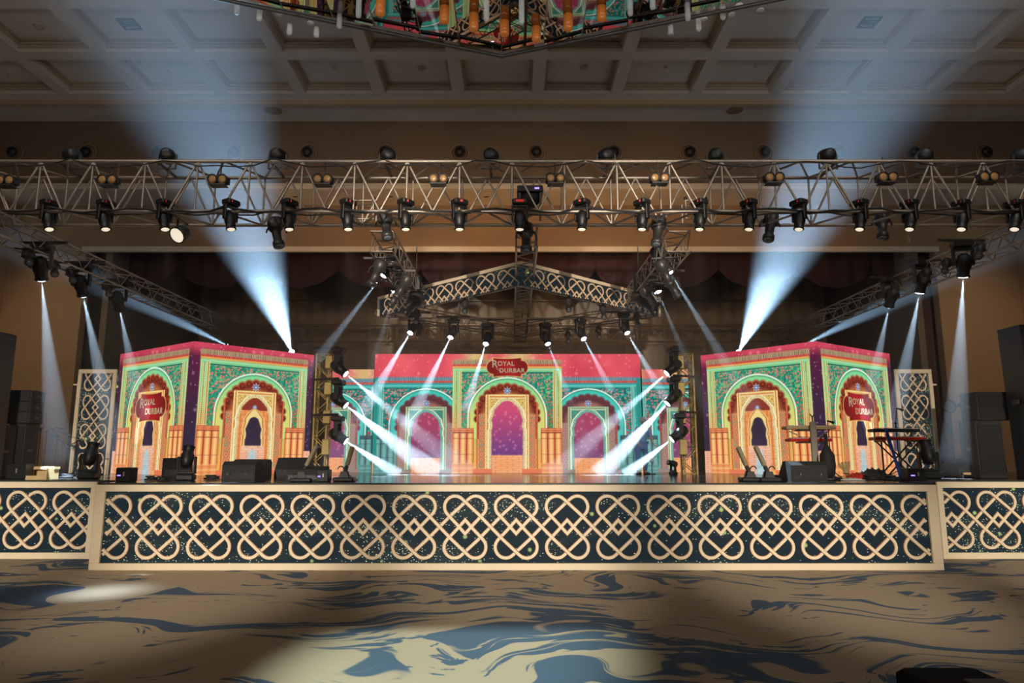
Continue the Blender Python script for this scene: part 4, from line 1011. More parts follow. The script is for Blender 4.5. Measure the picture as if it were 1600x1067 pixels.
# ------------------------------------------------------------------ big beams behind the LED cubes
for (px, py, Y, tg, pw, an) in ((458, 556, 21.6, (345, 250, 15.0), 1150, 23), (366, 545, 21.2, (120, 425, 20.3), 600, 13),
                                (1152, 556, 21.6, (1290, 250, 15.0), 1150, 23), (1243, 545, 21.2, (1490, 425, 20.3), 600, 13)):
    p = P(px, py, Y); tg = P(*tg); d = (tg - p).normalized()
    t, lp = moving_head(p + d * 0.2, tg, 0.9, 'bright moving head behind the %s LED cube, %s one' % (('left' if px < 800 else 'right'), ('inner' if abs(px - 800) < 380 else 'outer')), 'moving light', hang=False)
    MB().box((0, 0, (STAGE - t.location.z - 0.5) / 2), (0.3, 0.3, t.location.z - STAGE - 0.5)).build('riser', M_blk, t)
    del t['group']
    beam(lp, tg, pw, an, 1.0, (0.43, 0.70, 1.0), 0.02, 'broad hazy beam rising from behind the %s LED cube, %s one' % (('left' if px < 800 else 'right'), ('inner' if abs(px - 800) < 380 else 'outer')), 1.75 if an > 20 else 1.5, M_hazeb)
# floor light pools
spot('follow_spot', P(75, 350, 10.0), G(160, 925, 0), 3000, 15, 1.0, WHITE, 0.35)
# profile spot on the rear ceiling with a shutter blade that cuts a straight edge on the carpet
ga, gb = G(685, 1030, 0), G(685, 980, 0); src = Vector((-3.0, -3.0, 11.0))
spot('carpet_spot', src, (ga.x + 0.15, ga.y - 0.2, 0), 19000, 16, 0.8, (0.80, 1.0, 0.92), 0.012)
t = thing('shuttered_spotlight', 'shuttered spotlight under the rear ceiling aimed at the carpet', 'spotlight', src)
k = 0.6 / 11.0; e = (Vector((gb.x, gb.y, 0)) - src) * k
MB().box((e.x, e.y + 0.25, e.z), (0.9, 0.5, 0.01)).build('shutter_blade', M_blk, t)
MB().tube((0, -0.25, 0.35), (0, -0.05, 0.08), 0.12, 0.1, n=12).build('body', M_blk, t, True); rod('hanger', (0, -0.25, 0.3), (0, -0.25, ZC - 11.0), 0.02, M_char, t)
rod('arm', (0.4, -0.25, 0.3), (0.4 + e.x * 0, e.y + 0.4, e.z), 0.01, M_char, t)
# ------------------------------------------------------------------ chandelier
RZ = 9.75
rim = [(-0.2, 12.35), (-6.6, 10.05), (-6.9, 5.0), (-0.2, 2.6), (6.5, 5.0), (6.2, 10.05)]
cen = Vector((-0.2, 7.4, 12.3)); t = thing('chandelier', 'huge faceted mirror chandelier hung with amber tubes and glass discs', 'chandelier', cen)
def lc(x, y, z): return Vector((x, y, z)) - cen
for i in range(6):
    a, b_ = rim[i], rim[(i + 1) % 6]; rod('rim_bar', lc(*a, RZ), lc(*b_, RZ), 0.035, M_char, t)
def rim_y(x, far=True):
    f = abs(x + 0.2) / 6.5; return 12.35 - 2.3 * f if far else 2.6 + 2.4 * f
xs_ = [-6.5, -5.6, -4.8, -4.0, -3.2, -2.5, -1.7, -1.0, -0.2, 0.6, 1.3, 2.1, 2.9, 3.6, 4.5, 5.3, 6.1]
rm = random.Random(5)
for xa, xb in zip(xs_[:-1], xs_[1:]):
    for k in range(3):
        y0 = lambda x: rim_y(x, False) + (rim_y(x) - rim_y(x, False)) * k / 3 * 1.0; y1 = lambda x: rim_y(x, False) + (rim_y(x) - rim_y(x, False)) * (k + 1) / 3
        tx, ty = rm.uniform(-0.035, 0.035), rm.uniform(-0.012, 0.03)
        pts = [(xa + 0.01, y0(xa)), (xb - 0.01, y0(xb)), (xb - 0.01, y1(xb) - 0.01), (xa + 0.01, y1(xa) - 0.01)]; mxp, myp = (xa + xb) / 2, (y0(xa) + y1(xb)) / 2
        lo = [lc(x, y, RZ + 0.09 + tx * (x - mxp) + ty * (y - myp)) for x, y in pts]; hi = [p_ + Vector((0, 0, 0.03)) for p_ in lo]
        MB().add(lo + hi, [(3, 2, 1, 0), (4, 5, 6, 7), (0, 1, 5, 4), (1, 2, 6, 5), (2, 3, 7, 6), (3, 0, 4, 7)]).build('mirror_panel', M_mirror, t)
MB().box((0, 0, RZ + 0.22 - cen.z), (9, 5, 0.06)).build('carrier_frame', M_char, t)
MB().tube((0, 0, -0.1), (0, 0, ZC - cen.z), 0.12).build('stem', M_char, t, True)
def mz(x, y):
    """height of the mirror above the point (x, y) of the front facets"""
    ex = (-6.4 if x < -0.2 else 6.4); f = abs(x + 0.2) / 6.4
    ye = 12.35 - 2.3 * f; return RZ + 0.1
MB_disc = MB().lathe([(0.02, -0.012), (0.06, -0.01), (0.065, 0.0), (0.06, 0.01), (0.02, 0.012)], 12).data('glass_disc', M_disc, True)
MB_amb = {}
for i, (px, ytop, ybot, Y, amber) in enumerate(((594, -40, 22, 10.6, 1), (645, -30, 10, 10.4, 0), (694, -40, 34, 11.0, 1), (740, -40, 46, 11.2, 1), (788, -40, 54, 11.4, 1), (838, -30, 62, 11.6, 1), (888, -40, 45, 11.2, 1), (940, -40, 30, 11.0, 1),
                                            (985, -40, 22, 10.6, 0), (1020, -40, 12, 10.3, 0), (560, -30, 25, 10.5, 0), (530, -30, 42, 11.2, 0), (494, -30, 56, 11.6, 0), (452, -30, 52, 11.5, 0), (405, -30, 30, 11.2, 0), (370, -30, 20, 11.2, 0), (1048, -30, 50, 11.4, 0), (1092, -30, 46, 11.5, 0), (1130, -30, 28, 11.2, 0), (1075, -30, 30, 10.9, 0), (760, -40, 30, 10.4, 0), (815, -40, 35, 10.4, 0))):
    b_ = P(px, ybot, Y); zt_ = RZ + 0.1 if b_.z < RZ else b_.z + 1.2
    r = 0.085 if amber else 0.05
    MB().lathe([(r * 0.6, b_.z - 0.03), (r, b_.z), (r, zt_)], 12, c=lc(b_.x, b_.y, 0)).build('amber_tube' if amber else 'crystal_tube', M_ambt if amber else M_crys, t, True)
for i, (px, py) in enumerate(((470, 8), (466, 12), (690, 9), (693, 30), (695, 45), (698, 60), (737, 13), (738, 34), (741, 52), (788, 14), (790, 40), (834, 37), (842, 6), (838, 47), (840, 62), (888, 22), (885, 38), (890, 5), (936, 25), (941, 15), (930, 40), (975, 33), (981, 19), (984, 3), (1014, 42), (1020, 26), (1027, 11), (1048, 53), (1143, 23), (1155, 8), (1188, 16), (410, 10), (436, 22), (485, 36), (604, 30), (640, 20), (652, 48), (1100, 30), (1112, 14), (955, 4), (760, 66), (815, 58))):
    Y = 10.9 + 0.02 * py; p = P(px, py, Y)
    link('glass_disc', MB_disc, t, lc(*p))
    rod('wire', lc(p.x, p.y, p.z), lc(p.x, p.y, RZ + 0.1 if p.y < rim_y(p.x) else 11.4), 0.004, M_char, t)

# ------------------------------------------------------------------ things on the stage
def at(px, py, z=STAGE): return G(px, py, z)
def on_stage(px, Y): return Vector((X(px, Y, STAGE), Y, STAGE))
def wedge(px, Y, w_, h_, d_, label, rz=0.0, front=True, group='black floor monitors along the stage front'):
    p = on_stage(px, Y); t = thing('floor_monitor', label, 'floor monitor', p, rz, group)
    prof = [(-d_ / 2, 0), (d_ / 2, 0), (d_ / 2, h_ * 0.35), (d_ * 0.12, h_), (-d_ * 0.35, h_), (-d_ / 2, h_ * 0.82)] if front else [(d_ / 2, 0), (-d_ / 2, 0), (-d_ / 2, h_ * 0.35), (-d_ * 0.12, h_), (d_ * 0.35, h_), (d_ / 2, h_ * 0.82)]
    MB().prismx(prof, -w_ / 2, w_ / 2).build('cabinet', M_blk2, t)
    MB().box((0, -d_ * 0.5 - 0.006, h_ * 0.3), (w_ * 0.9, 0.012, h_ * 0.3)).build('connector_plate', M_blk, t)
    MB().prismx([(d_ * 0.14, h_ * 0.99), (d_ * 0.49, h_ * 0.38), (d_ * 0.52, h_ * 0.40), (d_ * 0.17, h_ * 1.01)], -w_ * 0.45, w_ * 0.45).build('grille', M_grill, t)
    for s_ in (-1, 1): MB().torus((s_ * w_ * 0.28, -d_ * 0.5 - 0.015, h_ * 0.4), 0.035, 0.008, Matrix.Rotation(PI / 2, 3, 'X').to_quaternion(), n=10, k=5).build('handle', M_char, t)
    return t
def light_bar(px, Y, lean, L_, label, rz=0.0):
    p = on_stage(px, Y); t = thing('light_bar', label, 'light bar', p, rz, 'slanted light bars on the stage front')
    d = Vector((math.sin(lean), -0.05, math.cos(lean))); b0 = Vector((0, 0, 0.16)); q = d.to_track_quat('Z', 'Y')
    o = MB().bbox((0, 0, 0.16 + L_ / 2), (0.10, 0.08, L_), 0.02).build('bar', M_alu if abs(lean) < 0 else MATS['bar_face'], t); o.matrix_basis = Matrix.LocRotScale(b0, q, None)
    o = MB().bbox((0, 0, 0.08), (0.08, 0.07, 0.17), 0.015).build('neck', M_char, t); o.matrix_basis = Matrix.LocRotScale(b0, q, None)
    MB().bbox((0, 0, 0.04), (0.42, 0.3, 0.08), 0.02).build('base_plate', M_blk, t)
    for y_ in (-0.09, 0.07): MB().prism([(-0.1, 0.08), (0.1, 0.08), (0.06, 0.2), (-0.06, 0.2)], y_, y_ + 0.02).build('bracket', M_char, t)
    MB().torus((0.08 * (1 if lean < 0 else -1), 0, 0.24), 0.06, 0.012, Matrix.Rotation(PI / 2, 3, 'X').to_quaternion(), n=10, k=5, a0=0, a1=PI).build('knob', M_blk, t)
mat('bar_face', (0.42, 0.34, 0.22), 0.4, 0.4)
# left half
wedge(381, 14.3, 0.66, 0.40, 0.62, 'black floor monitor with visible sockets right in front of the left LED cube')
wedge(392, 16.4, 0.75, 0.42, 0.6, 'grey-brown floor monitor half hidden behind the socketed one', 0.0, False)
wedge(459, 15.9, 0.70, 0.46, 0.6, 'brown-black floor monitor left of the first slanted light bar', 0.0, False)
wedge(482, 14.2, 0.78, 0.30, 0.5, 'low black floor monitor lying beneath the first slanted light bar', 0.1)
wedge(1255, 14.1, 0.72, 0.40, 0.62, 'black floor monitor under the tall keyboard post', 0.0)
wedge(276, 15.9, 0.6, 0.45, 0.6, 'grey-brown floor monitor behind the moving head at the left LED cube', 0.5, False)
light_bar(472, 14.0, 0.45, 0.46, 'slanted light bar leaning over a floor monitor, left of the gold tower')
light_bar(538, 14.3, 0.27, 0.40, 'slanted light bar just in front of the left gold tower')
light_bar(1172, 14.3, -0.40, 0.42, 'left one of the two slanted light bars before the right LED cube')
light_bar(1201, 14.2, -0.42, 0.44, 'slanted light bar next to the black floor monitor at the right')
def power_box(px, Y, w_, h_, label, led=True):
    t = thing('power_box', label, 'equipment box', on_stage(px, Y)); MB().bbox((0, 0, h_ / 2), (w_, 0.28, h_), 0.015).build('case', M_blk, t)
    MB().box((0.02, -0.145, h_ * 0.55), (0.03, 0.012, h_ * 0.3)).build('handle', M_alu, t)
    if led: MB().box((-w_ * 0.25, -0.144, h_ * 0.45), (w_ * 0.22, 0.01, 0.022)).build('display', M_bled, t)
    for s_ in (-1, 1): MB().box((s_ * w_ * 0.4, 0, -0.0 + 0.01), (0.04, 0.2, 0.02)).build('foot', M_char, t)
power_box(197, 14.15, 0.30, 0.28, 'small black box with a violet display at the left end of the stage')
power_box(506, 14.1, 0.24, 0.24, 'small black box with a violet display beside the low floor monitor')
power_box(1428, 14.4, 0.36, 0.26, 'small black box with a violet display before the right lattice tower')
power_box(30, 15.4, 0.42, 0.34, 'black equipment box at the foot of the left speaker stack', False)
def floor_head(px, Y, tgt, s_, label):
    b = on_stage(px, Y); pv = b + Vector((0, 0, 0.535 * s_)); d = Vector(tgt).normalized()
    t, lp = moving_head(pv + d * 0.27 * s_, pv + d * 3, s_, label, 'unlit moving heads standing on the stage', hang=False, lit=False)
floor_head(290, 14.7, (-0.05, 0.35, 1), 0.88, 'black unlit moving head standing before the corner of the left LED cube')
floor_head(138, 15.6, (0.0, 0.3, 1), 0.98, 'black unlit moving head standing before the left lattice tower')
floor_head(1453, 15.6, (0.0, 0.3, 1), 1.05, 'black unlit moving head standing before the right lattice tower')
floor_head(1052, 18.4, (-0.9, -0.3, 0.25), 0.55, 'small dark lamp on the floor at the foot of the right gold tower')
# guitar bag upright on a round base
p = on_stage(1295, 14.9); t = thing('instrument_bag', 'black bottle-shaped instrument bag standing on a round base', 'instrument bag', p)
MB().lathe([(0.06, 0.07), (0.13, 0.1), (0.16, 0.3), (0.15, 0.52), (0.06, 0.68), (0.035, 0.74), (0.035, 0.95), (0.02, 0.97)], 16).build('bag', M_blk2, t, True)
MB().lathe([(0.28, 0), (0.28, 0.05), (0.12, 0.08)], 18).build('base', M_blk, t, True); MB().torus((0, -0.06, 0.9), 0.05, 0.008, n=10).build('strap', M_cable, t)
# keyboards
def keyboard(p, w_, d_, label, body, rz=0.0, tilt=0.0, name='keyboard'):
    t = thing(name, label, 'keyboard', p, rz); h_ = 0.07
    MB().bbox((0, 0, h_ / 2), (w_, d_, h_), 0.012).build('body', body, t)
    MB().box((0, -d_ * 0.25, h_ + 0.006), (w_ * 0.92, d_ * 0.42, 0.012)).build('white_keys', M_white, t)
    k = 14; mb = MB()
    for i in range(k):
        if i % 7 in (2, 6): continue
        MB().box((-w_ * 0.43 + (i + 0.5) * w_ * 0.86 / k, -d_ * 0.18, h_ + 0.016), (w_ * 0.02, d_ * 0.24, 0.012)).build('black_key', M_blk, t)
    MB().box((0, d_ * 0.27, h_ + 0.004), (w_ * 0.9, d_ * 0.3, 0.008)).build('panel', M_char, t)
    return t
def xstand(p, w_, h_, label, post=False):
    t = thing('keyboard_stand', label, 'stand', p)
    for s_ in (-1, 1):
        rod('leg', (-w_ / 2, s_ * 0.16, 0.02), (w_ / 2, s_ * 0.16, h_), 0.018, M_blk, t); rod('leg', (w_ / 2, s_ * 0.16, 0.02), (-w_ / 2, s_ * 0.16, h_), 0.018, M_blk, t)
        rod('foot', (s_ * w_ / 2, -0.22, 0.02), (s_ * w_ / 2, 0.22, 0.02), 0.02, M_blk, t); rod('rest', (s_ * w_ / 2, -0.22, h_), (s_ * w_ / 2, 0.22, h_), 0.018, M_blk, t)
    return t
YK = 15.4; mk_ = MPX(YK)
zA = P(0, 671, YK).z; zB = P(0, 690, YK).z; cxk = X(1265, YK, 2.4)
t = thing('keyboard_stand', 'pale grey column stand carrying two stacked keyboards before the right LED cube', 'stand', (cxk, YK, STAGE))
MB().bbox((0, -0.22, (zA - STAGE) / 2 + 0.08), (0.14, 0.06, zA - STAGE + 0.16), 0.01).build('column', M_alu, t)
MB().bbox((0, 0, 0.02), (0.5, 0.5, 0.04), 0.01).build('base', M_char, t)
for z in (zA - STAGE - 0.02, zB - STAGE - 0.02):
    MB().box((0, -0.02, z), (0.5, 0.36, 0.03)).build('shelf', M_char, t)
rod('arm', (0, -0.1, zB - STAGE), (-0.45, 0, zA - STAGE - 0.03), 0.014, M_alu, t); rod('arm', (0, -0.1, zB - STAGE), (0.45, 0, zA - STAGE - 0.03), 0.014, M_alu, t)
tp = zA - STAGE + 0.16; MB().tube((0, -0.22, tp), (0, -0.22, tp + 0.1), 0.015).tube((0, -0.22, tp + 0.1), (-0.05, -0.22, tp + 0.17), 0.012).tube((0, -0.22, tp + 0.1), (0.05, -0.22, tp + 0.17), 0.012).build('clip', M_blk, t)
keyboard((cxk, YK + 0.02, zA), 77 * mk_, 0.32, 'cream keyboard on top of the grey column stand', M_wood)
keyboard((cxk - 0.02, YK + 0.02, zB), 66 * mk_, 0.3, 'red keyboard on the lower shelf of the grey column stand', M_red)
YK2 = 15.8; mk_ = MPX(YK2); c2 = X(1402, YK2, 2.4); zA2 = P(0, 675, YK2).z; zB2 = P(0, 688, YK2).z
t = xstand((c2, YK2, STAGE), 0.8, zB2 - STAGE - 0.02, 'black cross-legged stand under two keyboards before the right lattice tower')
for s_ in (-1, 1): rod('riser', (s_ * 0.42, 0.16, zB2 - STAGE - 0.02), (s_ * 0.42, 0.16, zA2 - STAGE), 0.015, M_blk, t)
rod('post', (-0.36, 0.0, 0.02), (-0.36, 0, zB2 - STAGE - 0.03), 0.02, M_blk, t)
keyboard((c2, YK2 + 0.1, zA2), 74 * mk_, 0.28, 'black keyboard on the upper tier of the cross-legged stand', M_blk)
keyboard((c2, YK2, zB2), 80 * mk_, 0.3, 'red keyboard on the lower tier of the cross-legged stand', M_red)
# blue guitar leaning
p = P(1398, 700, 15.3); a, b_ = P(1385, 672, 15.3), P(1407, 733, 15.2)
t = thing('blue_strap_guitar', 'bright blue long-necked instrument leaning before the cross-legged keyboard stand', 'guitar', (b_.x, b_.y, STAGE))
la = Vector(a) - Vector((b_.x, b_.y, STAGE)); d = la.normalized(); q = d.to_track_quat('Z', 'Y')
o = MB().prism([(-0.09, 0.0), (0.09, 0.0), (0.085, 0.35), (0.05, 0.5), (0.05, la.length - 0.12), (-0.05, la.length - 0.12), (-0.05, 0.5), (-0.085, 0.35)], -0.03, 0.03).build('body', M_blue, t); o.matrix_basis = Matrix.LocRotScale(None, q, None)
o = MB().prism([(-0.07, la.length - 0.13), (0.07, la.length - 0.13), (0.10, la.length - 0.02), (0.02, la.length + 0.04), (-0.08, la.length)], -0.03, 0.03).build('headstock', M_blue, t); o.matrix_basis = Matrix.LocRotScale(None, q, None)
o = MB().box((0.02, -0.04, la.length - 0.25), (0.02, 0.02, 0.35)).build('strings', M_white, t); o.matrix_basis = Matrix.LocRotScale(None, q, None)
def mic_stand(px, Y, h_, boom, label, rz=0.0, group='microphone stands', mic=True):
    t = thing('microphone_stand', label, 'microphone stand', on_stage(px, Y), rz, group)
    rod('pole', (0, 0, 0.08), (0, 0, h_), 0.013, M_blk, t)
    for k in range(3): a = k * 2.094 + 0.4; rod('leg', (0, 0, 0.18), (0.3 * math.cos(a), 0.3 * math.sin(a), 0.01), 0.012, M_blk, t)
    rod('boom', (-boom[0] * 0.3, 0, h_ - boom[1] * 0.3), (boom[0], 0, h_ + boom[1]), 0.010, M_blk, t)
    MB().sphere((0, 0, h_), 0.03).build('clutch', M_blk, t)
    if mic:
        e = Vector((boom[0], 0, h_ + boom[1])); MB().tube(e, e + Vector((0.1, 0, -0.03)), 0.017, 0.024).sphere(e + Vector((0.13, 0, -0.04)), 0.035).build('microphone', M_char, t, True)
for i, (px, Y, h_, bm, rz) in enumerate(((56, 17.2, 1.15, (-0.25, -0.2), 0), (66, 17.8, 1.1, (0.2, 0.12), 0.5), (76, 17.4, 1.15, (0.25, -0.1), 0.2), (84, 17.9, 1.0, (0.3, -0.25), -0.4), (92, 17.5, 0.85, (-0.3, 0.2), 0.8))):
    mic_stand(px, Y, h_, bm, '%s microphone stand from the left in the cluster beside the left speaker stack' % ORD[i], rz, 'stored microphone stands')
mic_stand(118, 16.4, 0.85, (-0.22, -0.1), 'microphone stand with its boom pointing outwards beside the left lattice tower')
mic_stand(1407, 16.2, 1.25, (0.05, 0.35), 'tall black microphone stand rising between the keyboards and the right lattice tower')
mic_stand(1437, 16.3, 0.75, (-0.3, 0.12), 'microphone stand with a low boom before the right lattice tower')
mic_stand(1300, 16.0, 1.1, (-0.02, 0.2), 'straight microphone stand behind the bottle-shaped instrument bag')
# speaker stacks
def cab(p, w_, h_, d_, label, rz=0.0, group=None, name='speaker_cabinet', grill=True):
    t = thing(name, label, 'loudspeaker', p, rz, group); MB().bbox((0, 0, h_ / 2), (w_, d_, h_), 0.015).build('cabinet', M_blk2, t)
    if grill: MB().box((0, -d_ / 2 - 0.008, h_ / 2), (w_ * 0.9, 0.016, h_ * 0.86)).build('grille', M_grill, t)
    MB().box((w_ / 2 + 0.004 if p[0] < 0 else -w_ / 2 - 0.004, 0, h_ * 0.5), (0.012, 0.16, 0.06)).build('handle', M_char, t)
    return t
Ys = 16.6; m_ = MPX(Ys); xs = X(24, Ys, 2.5)
zc = STAGE; hp = P(0, 662, Ys).z - STAGE
cab((X(33, Ys, 2), Ys, STAGE), 26 * m_, hp, 0.5, 'narrow black column under the speaker stack at the left wall', name='speaker_column', grill=True)
z = STAGE + hp
for i, h_ in enumerate((0.27, 0.24, 0.27)):
    cab((xs + 0.0 * i, Ys, z), 56 * m_, h_, 0.6, '%s slim array speaker of the stack at the left wall' % ('lowest', 'middle', 'topmost')[i], 0.12, 'slim array speakers in the left stack'); z += h_
cab((X(-12, 16.0, 2), 16.0, STAGE), 0.55, 1.2, 0.6, 'black cabinet cut by the frame at the left wall')
def flown(px0, px1, py0, py1, Y, label, rz):
    a, b_ = P(px0, py0, Y), P(px1, py1, Y); t = thing('hanging_speaker', label, 'loudspeaker', ((a.x + b_.x) / 2, Y, b_.z), rz)
    w_, h_ = abs(b_.x - a.x), a.z - b_.z
    MB().prism([(-w_ / 2 + 0.02, 0), (w_ / 2, 0), (w_ / 2 + 0.0, h_ + 0.1), (-w_ / 2, h_)], -0.4, 0.4).build('cabinet', M_blk, t)
    MB().box((0, -0.41, h_ / 2), (w_ * 0.9, 0.02, h_ * 0.9)).build('grille', M_grill, t)
    return t
tf = flown(1566, 1690, 512, 640, 15.6, 'large black loudspeaker standing on the right speaker stack', 0)
Yr = 15.6
cab((X(1560, Yr, 2), Yr + 0.5, STAGE), 0.6, P(0, 656, Yr).z - STAGE, 0.6, 'black bass cabinet under the right speaker stack')
z2 = P(0, 656, Yr).z
cab((X(1562, Yr, 3), Yr + 0.45, z2), 54 * MPX(Yr), P(0, 611, Yr).z - z2, 0.6, 'black array speaker box set on the right bass cabinet')
tf.location = (X(1620, Yr, 4), Yr - 0.35, STAGE); 
for ch in list(tf.children): bpy.data.objects.remove(ch)
hh = P(0, 516, Yr).z - STAGE; MB().prism([(-0.72, 0), (0.8, 0), (0.8, hh + 0.12), (-0.80, hh)], -0.35, 0.35).build('cabinet', M_blk, tf)
MB().box((0.02, -0.36, hh * 0.52), (1.35, 0.02, hh * 0.9)).build('grille', M_grill, tf); MB().box((-0.82, 0.0, hh * 0.5), (0.02, 0.2, 0.1)).build('handle', M_char, tf)
tf['label'] = 'very tall black loudspeaker tower at the right wall'
lf = thing('speaker_tower', 'very tall black loudspeaker tower cut by the frame at the left wall', 'loudspeaker', (X(-32, 15.6, 4), 15.6, STAGE))
hh = P(0, 521, 15.6).z - STAGE; MB().bbox((0, 0, hh / 2), (78 * MPX(15.6), 0.6, hh), 0.02).build('cabinet', M_blk, lf); MB().box((0, -0.31, hh / 2), (0.9, 0.02, hh * 0.9)).build('grille', M_grill, lf)
# left wing: white carton and cable reels
t = thing('open_carton', 'open cream box lying at the foot of the microphone stands', 'box', on_stage(62, 15.5))
w_, d_, h_ = 38 * MPX(15.5), 0.4, 0.24
for nm, c_, dd in (('side', (-w_ / 2, 0, h_ / 2), (0.02, d_, h_)), ('side', (w_ / 2, 0, h_ / 2), (0.02, d_, h_)), ('back', (0, d_ / 2, h_ / 2), (w_, 0.02, h_)), ('bottom', (0, 0, 0.015), (w_, d_, 0.03)), ('lid', (0, d_ * 0.3, h_), (w_ + 0.04, d_ * 0.5, 0.06)), ('front_strip', (0, -d_ / 2, 0.04), (w_, 0.02, 0.08))):
    MB().box(c_, dd).build(nm, M_wood, t)
def coil(px, Y, r, label, m_=None):
    t = tag(MB().torus((0, 0, 0.025), r, 0.022, n=18).torus((0.03, 0.02, 0.055), r * 0.85, 0.02, n=18).torus((-0.02, 0.01, 0.085), r * 0.7, 0.018, n=16).path([(r, 0, 0.02), (r * 1.6, -0.12, 0.015), (r * 2.2, 0.02, 0.015), (r * 2.9, -0.08, 0.015)], 0.012).build('cable_coil', m_ or M_cable, None, True, on_stage(px, Y)), label, 'cable', 'coiled cables on the stage')
coil(235, 14.6, 0.10, 'small black cable coil right of the violet-display box at the left'); coil(252, 14.4, 0.08, 'black cable coil at the foot of the moving head by the left LED cube')
coil(330, 15.2, 0.14, 'black cable coil between the moving head and the socketed floor monitor'); coil(545, 14.8, 0.07, 'black cable coil behind the slanted light bar by the left gold tower')
coil(1215, 15.0, 0.12, 'black cable coil left of the right-hand floor monitor'); coil(104, 16.2, 0.16, 'dark cable coil before the left lattice tower')
coil(1362, 15.2, 0.18, 'dark cable heap between the red cloth and the keyboard stand'); coil(1392, 14.9, 0.15, 'dark cable coil in front of the cross-legged keyboard stand')
# right wing clutter
t = thing('straw_broom', 'yellow-brown straw bundle leaning beside the instrument bag', 'broom', on_stage(1318, 15.6), 0)
for k in range(14): a = -0.55 + k * 0.05; rod('straw', (0.12, 0.02 * (k % 3), 0.02), (0.12 + 0.42 * math.sin(a), 0.02 * (k % 4) , 0.36 * math.cos(a) + 0.02), 0.014, M_wood, t)
MB().torus((0.08, 0.02, 0.12), 0.06, 0.012, n=10).build('binding', M_char, t)
def cloth(px, Y, w_, d_, h_, m_, label, seed):
    rr = random.Random(seed); nx, ny = 16, 10; vs = []; fs = []
    for j in range(ny + 1):
        for i in range(nx + 1):
            u, v = i / nx * 2 - 1, j / ny * 2 - 1; e = max(0, 1 - u * u) * max(0, 1 - v * v)
            vs.append((u * w_ / 2, v * d_ / 2, 0.01 + h_ * e ** 0.5 * (0.65 + 0.35 * math.sin(i * 1.9 + seed) * math.cos(j * 1.3 + seed)) + rr.random() * 0.012 * e))
    for j in range(ny):
        for i in range(nx): k = j * (nx + 1) + i; fs.append((k, k + 1, k + nx + 2, k + nx + 1))
    k0 = len(vs); vs2 = [(x, y, 0.0) for x, y, z in vs]
    mb = MB().add(vs, fs); mb.add([vs2[0], vs2[nx], vs2[-1], vs2[-nx - 1]], [(3, 2, 1, 0)])
    o = mb.build('cloth_heap', m_, None, True, on_stage(px, Y)); return tag(o, label, 'cloth')
cloth(1340, 15.4, 0.42, 0.4, 0.16, M_red, 'crumpled red cloth on the stage beside the straw bundle', 1)
cloth(1366, 15.9, 0.62, 0.5, 0.26, M_char, 'crumpled dark grey cover beside the red cloth', 5)
cloth(1330, 14.7, 0.5, 0.3, 0.05, M_white, 'flat white sheet lying in front of the red cloth', 9)
def ring_light(px, py, Y, r, label, ring=True):
    zc_ = P(0, py, Y).z - STAGE; t = thing('ring_light' if ring else 'reflector_lamp', label, 'ring light' if ring else 'lamp', on_stage(px, Y))
    rod('pole', (0, 0, 0.1), (0, 0, zc_ - r), 0.018, M_blk, t)
    for k in range(3): a = k * 2.094 + 0.9; rod('leg', (0, 0, 0.45), (0.38 * math.cos(a), 0.38 * math.sin(a), 0.01), 0.014, M_blk, t)
    q = Matrix.Rotation(PI / 2, 3, 'X').to_quaternion()
    if ring:
        MB().torus((0, 0, zc_), r, 0.022, q, n=26).build('ring', M_char, t, True); MB().lathe([(r * 0.9, 0), (r * 0.9, 0.01)], 20, axis=q, c=(0, 0.02, zc_)).build('diffuser', MATS['ring_mesh'], t)
    else:
        o = MB().lathe([(0.04, 0.12), (0.06, 0.06), (r, -0.08), (r * 0.95, -0.09)], 14, axis=Vector((0.3, -0.4, 0.1)).to_track_quat('-Z', 'Y'), c=(0, 0, zc_)).build('reflector', M_blk, t, True)
    MB().tube((0, 0, zc_ - r - 0.05), (0, 0, zc_ - r + 0.02), 0.03).build('joint', M_blk, t)
mat('ring_mesh', (0.3, 0.26, 0.2), 0.8)
ring_light(1494, 635, 19.0, 0.17, 'ring light on a tripod nearest the right side curtain'); ring_light(1534, 635, 18.6, 0.18, 'ring light on a pole half hidden by the right speaker stack')
ring_light(1515, 632, 18.8, 0.15, 'dark reflector lamp on a pole between the two ring lights', False)
p = on_stage(1516, 16.6); t = thing('covered_piano', 'low piano-shaped black object under a cover beside the right speaker stack', 'covered piano', p)
m_ = MPX(16.6); MB().prism([(-36 * m_, 0.12), (-36 * m_, 0.2), (-20 * m_, 0.34), (0, 0.42), (20 * m_, 0.50), (36 * m_, 0.46), (38 * m_, 0.12)], -0.45, 0.45).build('cover', M_blk2, t)
for sx in (-0.4, 0.42):
    for sy in (-0.35, 0.35): MB().tube((sx, sy, 0), (sx, sy, 0.14), 0.03).build('leg', M_blk, t)
MB().box((0, -0.46, 0.10), (60 * m_, 0.03, 0.05)).build('front_strip', M_wood, t)
t = thing('hanging_lamp', 'small white upright lamp standing near the person at the right of the LED wall', 'lamp', on_stage(1019, 18.9))
z0 = P(0, 728, 18.9).z - STAGE; MB().bbox((0, 0, 0.46), (0.11, 0.11, 0.26), 0.02).build('shade', M_white, t, False); rod('pole', (0, 0, 0.02), (0, 0, 0.34), 0.012, M_char, t); MB().lathe([(0.1, 0), (0.1, 0.02)], 12).build('base', M_char, t)
